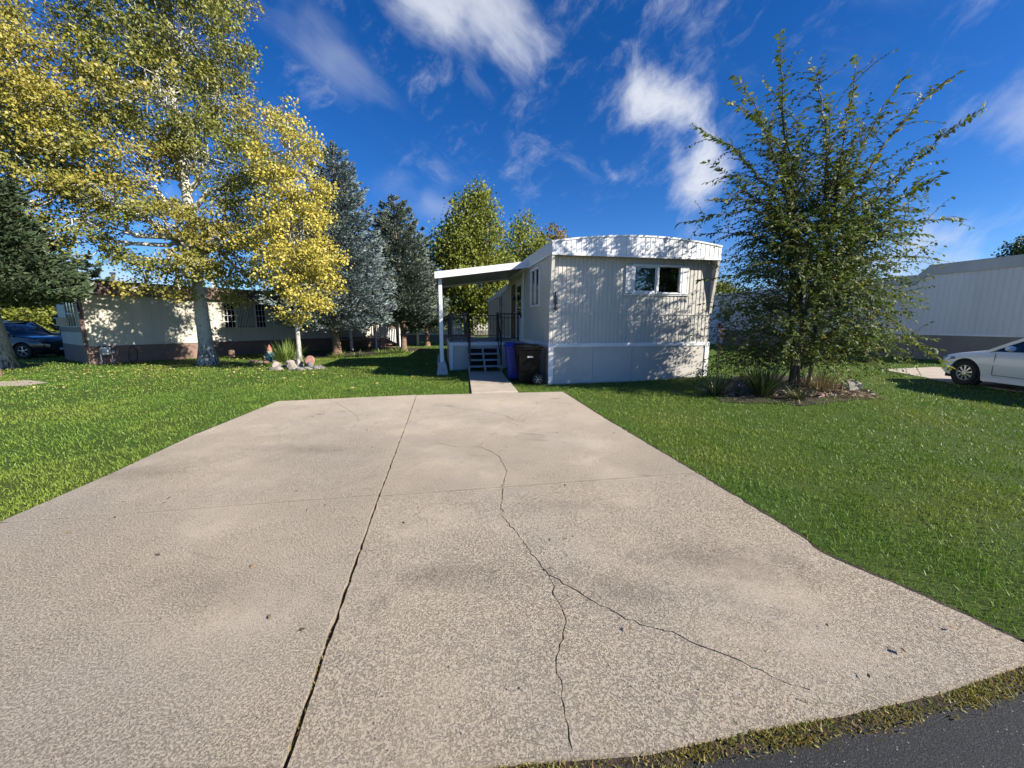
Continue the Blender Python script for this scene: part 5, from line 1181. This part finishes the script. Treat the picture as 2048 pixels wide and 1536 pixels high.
x, y = ringc[0]+.42, ringc[1]+.02; stone('pink_rock', x, y, gz(x, y)+.28, .26, .2, .26, M['stone_pink'], 'large pink rock leaning at the young golden aspen trunk', None, 150)
x, y = ringc[0]-.3, ringc[1]+.35; stone('pink_rock', x, y, gz(x, y)+.2, .22, .15, .15, M['stone_pink'], 'small flat pink rock behind the rock ring', None, 151)
for i in range(7):
    a = -2.9+i*.36; x, y = -10.0+.7*math.cos(a)*1.1, 16.0+.45*math.sin(a); stone('edging_stone', x, y, gz(x, y)+.05, .13, .1, .07, M['stone_pale'] if i % 2 else M['stone_pink'], ('leftmost', 'second', 'third', 'fourth', 'fifth', 'sixth', 'rightmost')[i]+' small edging stone before the gnome and iris, counted from the left', 'stones edging the iris clump', 160+i)
p = gp(1700, 787); stone('boulder', p.x, p.y, gz(p.x, p.y)+.08, .27, .2, .2, M['stone_pale'], 'pale flat boulder at the right side of the mulch bed', None, 170)
p = gp(1610, 770); stone('boulder', p.x, p.y, gz(p.x, p.y)+.06, .22, .15, .12, M['stone_pale'], 'pale stone half hidden in dry grass under the elm', None, 171)
p = gp(1640, 800); stone('orange_stone', p.x, p.y, gz(p.x, p.y)+.04, .08, .06, .06, M['stone_pink'], 'little orange stone on the mulch', None, 172)
p = gp(1475, 780); stone('grey_stone', p.x, p.y, gz(p.x, p.y)+.03, .1, .08, .06, M['stone_grey'], 'little grey stone between the two yuccas', None, 173)
# garden gnome
gq = (-10.1, 16.1); gn = empty('garden_gnome', (gq[0], gq[1], gz(*gq)), 0, 'garden gnome with red cap and blue coat beside the iris clump', 'gnome')
M['gnomeblue'] = mat('gnome_blue', (.06, .20, .26), (.04, .15, .2), 12, .6); M['gnomered'] = mat('gnome_cap', (.50, .14, .12), (.4, .1, .09), 12, .6); M['gnomeskin'] = mat('gnome_skin', (.55, .34, .25), None, 1, .6); M['gnomebeard'] = mat('gnome_beard', (.62, .58, .52), (.5, .47, .42), 20, .8, .6, 60)
MB().lathe([(.12, .0), (.16, .06), (.175, .2), (.15, .32), (.09, .40)], n=16).build('coat', M['gnomeblue'], gn, smooth=True)
MB().lathe([(.0, .36), (.075, .39), (.095, .45), (.085, .51), (.0, .56)], n=16).build('head', M['gnomeskin'], gn, smooth=True)
MB().lathe([(.0, .27), (.04, .30), (.08, .38), (.085, .44), (.03, .46), (0, .46)], (0, -.05, 0), 14).build('beard', M['gnomebeard'], gn, smooth=True)
MB().lathe([(.105, .49), (.10, .51), (.075, .58), (.04, .67), (.012, .72), (.0, .73)], n=16).build('cap', M['gnomered'], gn, smooth=True)
for s in (-1, 1):
    MB().tube([(s*.13, 0, .34), (s*.19, -.03, .27), (s*.17, -.11, .22)], [.05, .045, .035], 8).build('arm', M['gnomeblue'], gn, smooth=True); MB().lathe([(.0, -.03), (.03, -.015), (.03, .015), (0, .03)], (s*.165, -.13, .21), 8).build('hand', M['gnomeskin'], gn, smooth=True)
    MB().lathe([(0, .0), (.06, .01), (.06, .05), (0, .08)], (s*.07, -.08, 0), 10).build('boot', M['dark'], gn, smooth=True)
MB().lathe([(0, -.02), (.018, 0), (0, .02)], (0, -.10, .46), 8).build('nose', M['gnomeskin'], gn, smooth=True)
# sawn log by the skirting
p = gp(464, 715); lg = empty('cut_log', (p.x, p.y, gz(p.x, p.y)), 0, 'short pale sawn log standing on the lawn near the old aspen', 'log')
MB().lathe([(.14, -.02), (.13, .05), (.125, .36)], n=14).build('bark_side', M['sprucebark'], lg, smooth=True); MB().lathe([(0, .361), (.118, .361), (.118, .366), (0, .366)], n=14).build('cut_face', M['stone_pale'], lg)

# ------------------------------------------------------------------ vehicles
def paint(name, c, rough=.25, coat=.6):
    m = bpy.data.materials.new(name); m.use_nodes = True; b = m.node_tree.nodes['Principled BSDF']; b.inputs['Base Color'].default_value = (*c, 1)
    b.inputs['Roughness'].default_value = rough; b.inputs['Coat Weight'].default_value = coat; b.inputs['Coat Roughness'].default_value = .03; return m
def car(name, label, loc, rz, body_m, prof, W=1.76, wheels=(.86, 3.5), wr=.315, belt=.92, glass=None, group=None, hub=None, spokes=9, seed=1):
    """x runs from the nose (0) to the tail; prof = (x, z) points of hood, glasshouse excluded; glass = (x0 foot, x1 top front, x2 top rear, x3 foot rear, roof z)"""
    t = empty(name, loc, rz, label, 'car', group); hub = hub or M['alloy']; Lc = prof[-1][0]
    xs = [p[0] for p in prof]; zs = [p[1] for p in prof]
    ns = 40; st = [Lc*(i/ns) for i in range(ns+1)]; m = MB(); rows = []
    for x in st:
        zt = float(np.interp(x, xs, zs)); e = min(x, Lc-x); pin = W/2*(1-.30*max(0, 1-e/.55)**2.2); zb = .19+.12*max(0, 1-e/.5)**1.6
        hw2 = pin; sh = zt-.05
        sec = [(0., zb), (hw2*.86, zb), (hw2*.955, zb+.05), (hw2*.985, .42), (hw2, .60), (hw2*.985, min(.74, sh-.06)), (hw2*.955, sh-.02), (hw2*.90, zt-.015), (hw2*.7, zt+.015), (hw2*.35, zt+.03), (0, zt+.035)]
        rows.append([(x, -a, b) for a, b in sec]+[(x, a, b) for a, b in sec[::-1][1:-1]])
    k = len(rows[0]); vs = [p for r in rows for p in r]; fs = [(i*k+j, i*k+(j+1) % k, (i+1)*k+(j+1) % k, (i+1)*k+j) for i in range(ns) for j in range(k)]+[tuple(range(k)), tuple(range(ns*k, (ns+1)*k))[::-1]]
    m.add(vs, fs); body = m.build('body', body_m, t, smooth=True)
    cut = []
    for wx in wheels:
        for s in (-1, 1): cut.append(MB().lathe([(0, -.20), (wr+.065, -.20), (wr+.065, .25), (0, .25)], (wx, s*(W/2-.02), wr), 28, 'y').build('cutter', M['dark']))
    for c in cut: c.parent = t
    bpy.context.view_layer.update(); bool_cut(body, cut)
    body.data.materials.clear(); body.data.materials.append(body_m); body.data.polygons.foreach_set('use_smooth', [True]*len(body.data.polygons)); body.data.set_sharp_from_angle(angle=R(32))
    MB().box(.3, Lc-.3, -W/2+.1, W/2-.1, .16, .5).build('underbody', M['dark'], t)
    for wx in wheels:
        for s in (-1, 1):
            MB().lathe([(0, -.12), (wr+.055, -.12), (wr+.055, .0), (0, .0)], (wx, s*(W/2-.16), wr), 24, 'y').build('wheel_well', M['dark'], t)
            wy = s*(W/2-.115); tw = MB().lathe([(wr*.62, -.10), (wr*.9, -.105), (wr, -.08), (wr, .08), (wr*.9, .105), (wr*.62, .10)], (wx, wy, wr), 32, 'y', False).build('wheel', M['tyre'], t, smooth=True)
            f = wy+s*.085; m = MB()
            for q in range(spokes):
                a = q*2*math.pi/spokes+.2; r1, r2 = .05, wr*.60
                ca, sa = math.cos(a), math.sin(a); w1, w2 = .028, .052
                P_ = lambda r, w_, y: (wx+r*ca-w_*sa, y, wr+r*sa+w_*ca)
                m.hexa([P_(r1, -w1/2, f-s*.02), P_(r1, w1/2, f-s*.02), P_(r2, w2/2, f-s*.02), P_(r2, -w2/2, f-s*.02)], [P_(r1, -w1/2, f+s*.012), P_(r1, w1/2, f+s*.012), P_(r2, w2/2, f), P_(r2, -w2/2, f)])
            m.lathe([(0, -.015), (.06, -.015), (.06, .015), (0, .02)], (wx, f, wr), 16, 'y'); m.build('spokes', hub, tw, bevel=.004)
            MB().lathe([(wr*.585, -.02), (wr*.655, -.02), (wr*.655, .012), (wr*.585, .006)], (wx, f, wr), 32, 'y').build('rim', hub, tw, smooth=True) if False else None
            m = MB(); rim = [(wx+wr*.625*math.cos(a), f-s*.002, wr+wr*.625*math.sin(a)) for a in [j*2*math.pi/32 for j in range(33)]]; m.tube(rim, .016, 6, False); m.build('rim', hub, tw, smooth=True)
            MB().lathe([(0, -.005), (wr*.61, -.005), (wr*.61, .005), (0, .005)], (wx, f-s*.05, wr), 24, 'y').build('brake_backing', M['dark'], tw)
    x0, x1, x2, x3, zr = glass
    m = MB(); hb, ht = W/2*.93, W/2*.72; zf = float(np.interp(x0, xs, zs))+.0; zg = float(np.interp(x3, xs, zs))
    foot = lambda x: float(np.interp(x, xs, zs))-.03
    secs = []
    for x, z in ((x0, foot(x0)), (x0+.35*(x1-x0), foot(x0)+.42*(zr-foot(x0))), (x1, zr-.03), ((x1+x2)/2, zr), (x2, zr-.04), (x2+.6*(x3-x2), foot(x3)+.5*(zr-foot(x3))), (x3, foot(x3))):
        fb = foot(min(max(x, x0), x3)); fz = (z-fb)/max(.01, zr-fb); wt = hb+(ht-hb)*min(1, fz); secs.append([(x, -hb, fb-.02), (x, -wt, max(z-.05, fb)), (x, -wt*.8, z), (x, wt*.8, z), (x, wt, max(z-.05, fb)), (x, hb, fb-.02)])
    k = 6; vs = [p for r in secs for p in r]; fs = [(i*k+j, i*k+j+1, (i+1)*k+j+1, (i+1)*k+j) for i in range(6) for j in range(k-1)]+[tuple(range(k)), tuple(range(6*k, 7*k))[::-1]]
    m.add(vs, fs); m.build('glasshouse', M['darkglass'], t, smooth=True)
    # roof skin and pillars over the glass
    m = MB(); rs = secs[2:5]; vs = [(p[0], p[1]*1.01, p[2]+.012) for r in rs for p in r[1:5]]; m.add(vs, [(i*4+j, i*4+j+1, (i+1)*4+j+1, (i+1)*4+j) for i in range(2) for j in range(3)]); m.build('roof', body_m, t, smooth=True)
    for s, nm in ((1, 1), (4, -1)):
        for a, b in ((0, 2), (4, 6)):
            m = MB(); A_, B2 = secs[a][s], secs[b][s]; md = secs[1 if a == 0 else 5][s]; sg = -1 if s == 1 else 1
            for p, q in ((A_, md), (md, B2)): m.beam((p[0], p[1]+sg*.012, p[2]), (q[0], q[1]+sg*.012, q[2]), .05, .07)
            m.build('pillar', body_m, t)
        xm = (x1+x2)/2+.1; fb = foot(xm); yy = secs[3][s][1]; sg = -1 if s == 1 else 1
        MB().beam((xm, sg*hb*1.005, fb), (xm, yy*1.012, zr-.06), .03, .09).build('pillar', M['dark'], t)
        mr = MB().lathe([(0, -.09), (.05, -.07), (.07, 0), (.05, .07), (0, .09)], (x0+.55, sg*(W/2+.08), foot(x0)+.10), 10, 'y').build('mirror', body_m, t, smooth=True)
        # door seam lines, handle, sill
        m = MB()
        for xd in (x0+.18, x0+1.3): m.beam((xd, sg*(W/2+.001), .34), (xd, sg*(W/2-.012), foot(xd)-.05), .008, .006)
        m.beam((x0+.18, sg*(W/2-.008), .335), (x0+2.2, sg*(W/2-.008), .335), .006, .008); m.build('door_seam', M['dark'], t)
        MB().box(x0+1.0, x0+1.2, sg*(W/2-.005)-.012, sg*(W/2-.005)+.012, .73, .76).build('door_handle', body_m, t, bevel=.005)
        m = MB(); m.beam((wheels[0]+wr+.1, sg*(W/2-.03), .215), (wheels[1]-wr-.1, sg*(W/2-.03), .215), .05, .09); m.build('sill', body_m, t)
        # headlight wraps round the corner
        zt = float(np.interp(.3, xs, zs)); w_ = lambda x: W/2*(1-.30*max(0, 1-x/.55)**2.2)
        P_ = [(.10, zt-.17), (.16, zt-.07), (.55, zt-.055), (.60, zt-.10), (.40, zt-.16)]
        m = MB(); m.add([(x, sg*(w_(x)*.995+.004), z) for x, z in P_]+[(x, sg*(w_(x)*.9), z) for x, z in P_], [(0, 1, 2, 3, 4), (9, 8, 7, 6, 5)]+[(i, (i+1) % 5, 5+(i+1) % 5, 5+i) for i in range(5)]); hl = m.build('headlight', M['lampglass'], t)
    MB().box(-.012, .05, -.5, .5, .38, .52).build('grille', M['dark'], t); MB().box(-.02, -.005, -.26, .26, .36, .47).build('number_plate', M['white'], t)
    return t
M['lampglass'] = mat('headlight_glass', (.22, .23, .25), (.10, .10, .11), 9, .1, spec=.8)
M['carwhite'] = paint('white_car_paint', (.82, .83, .84), .3); M['carblue'] = paint('dark_blue_car_paint', (.004, .007, .02), .2, 1.); M['cargrey'] = paint('grey_car_paint', (.03, .032, .036), .3)
sedan = [(0, .58), (.06, .66), (.25, .76), (.7, .84), (1.35, .94), (2.2, .97), (3.4, 1.0), (4.2, 1.02), (4.55, .98), (4.65, .7)]
# heading: the nose points away from the camera; the left front wheel stands on carF
hd = R(5); dirx = Vector((math.sin(hd), math.cos(hd), 0)); right = Vector((math.cos(hd), -math.sin(hd), 0))
nose = Vector((carF.x-.18, carF.y, 0))+right*(1.76/2-.05)+dirx*.86
# local x = from nose to tail = -dirx
rzc = math.atan2(-dirx.y, -dirx.x)
car('white_car', 'white sedan parked on the concrete strip at the right edge', (nose.x, nose.y, -.012), rzc, M['carwhite'], sedan, glass=(1.32, 2.15, 3.3, 4.2, 1.44))
suvp = [(0, .75), (.05, .86), (.3, .96), (1.0, 1.03), (1.35, 1.06), (3.0, 1.10), (4.3, 1.12), (4.6, .9)]
q = at(133, 712, 18.6); car('dark_suv', 'dark blue car parked beside the cream home', (q.x, 18.6, -.04), R(180+6), M['carblue'], suvp, 1.85, (.9, 3.6), .35, glass=(1.2, 2.0, 3.9, 4.5, 1.66), spokes=5)
q = at(118, 700, 25); car('dark_pickup', 'dark car standing behind the dark blue one', (q.x, 25, -.04), R(180+4), M['cargrey'], suvp, 1.85, (.9, 3.6), .35, glass=(1.3, 2.0, 3.6, 4.3, 1.75), spokes=5)
q = at(955, 690, 44); car('pale_car', 'far pale car glimpsed through the porch railing', (q.x+3.6, 41, -.04), R(10), M['carwhite'], sedan, glass=(1.32, 2.15, 3.3, 4.2, 1.44), spokes=5)
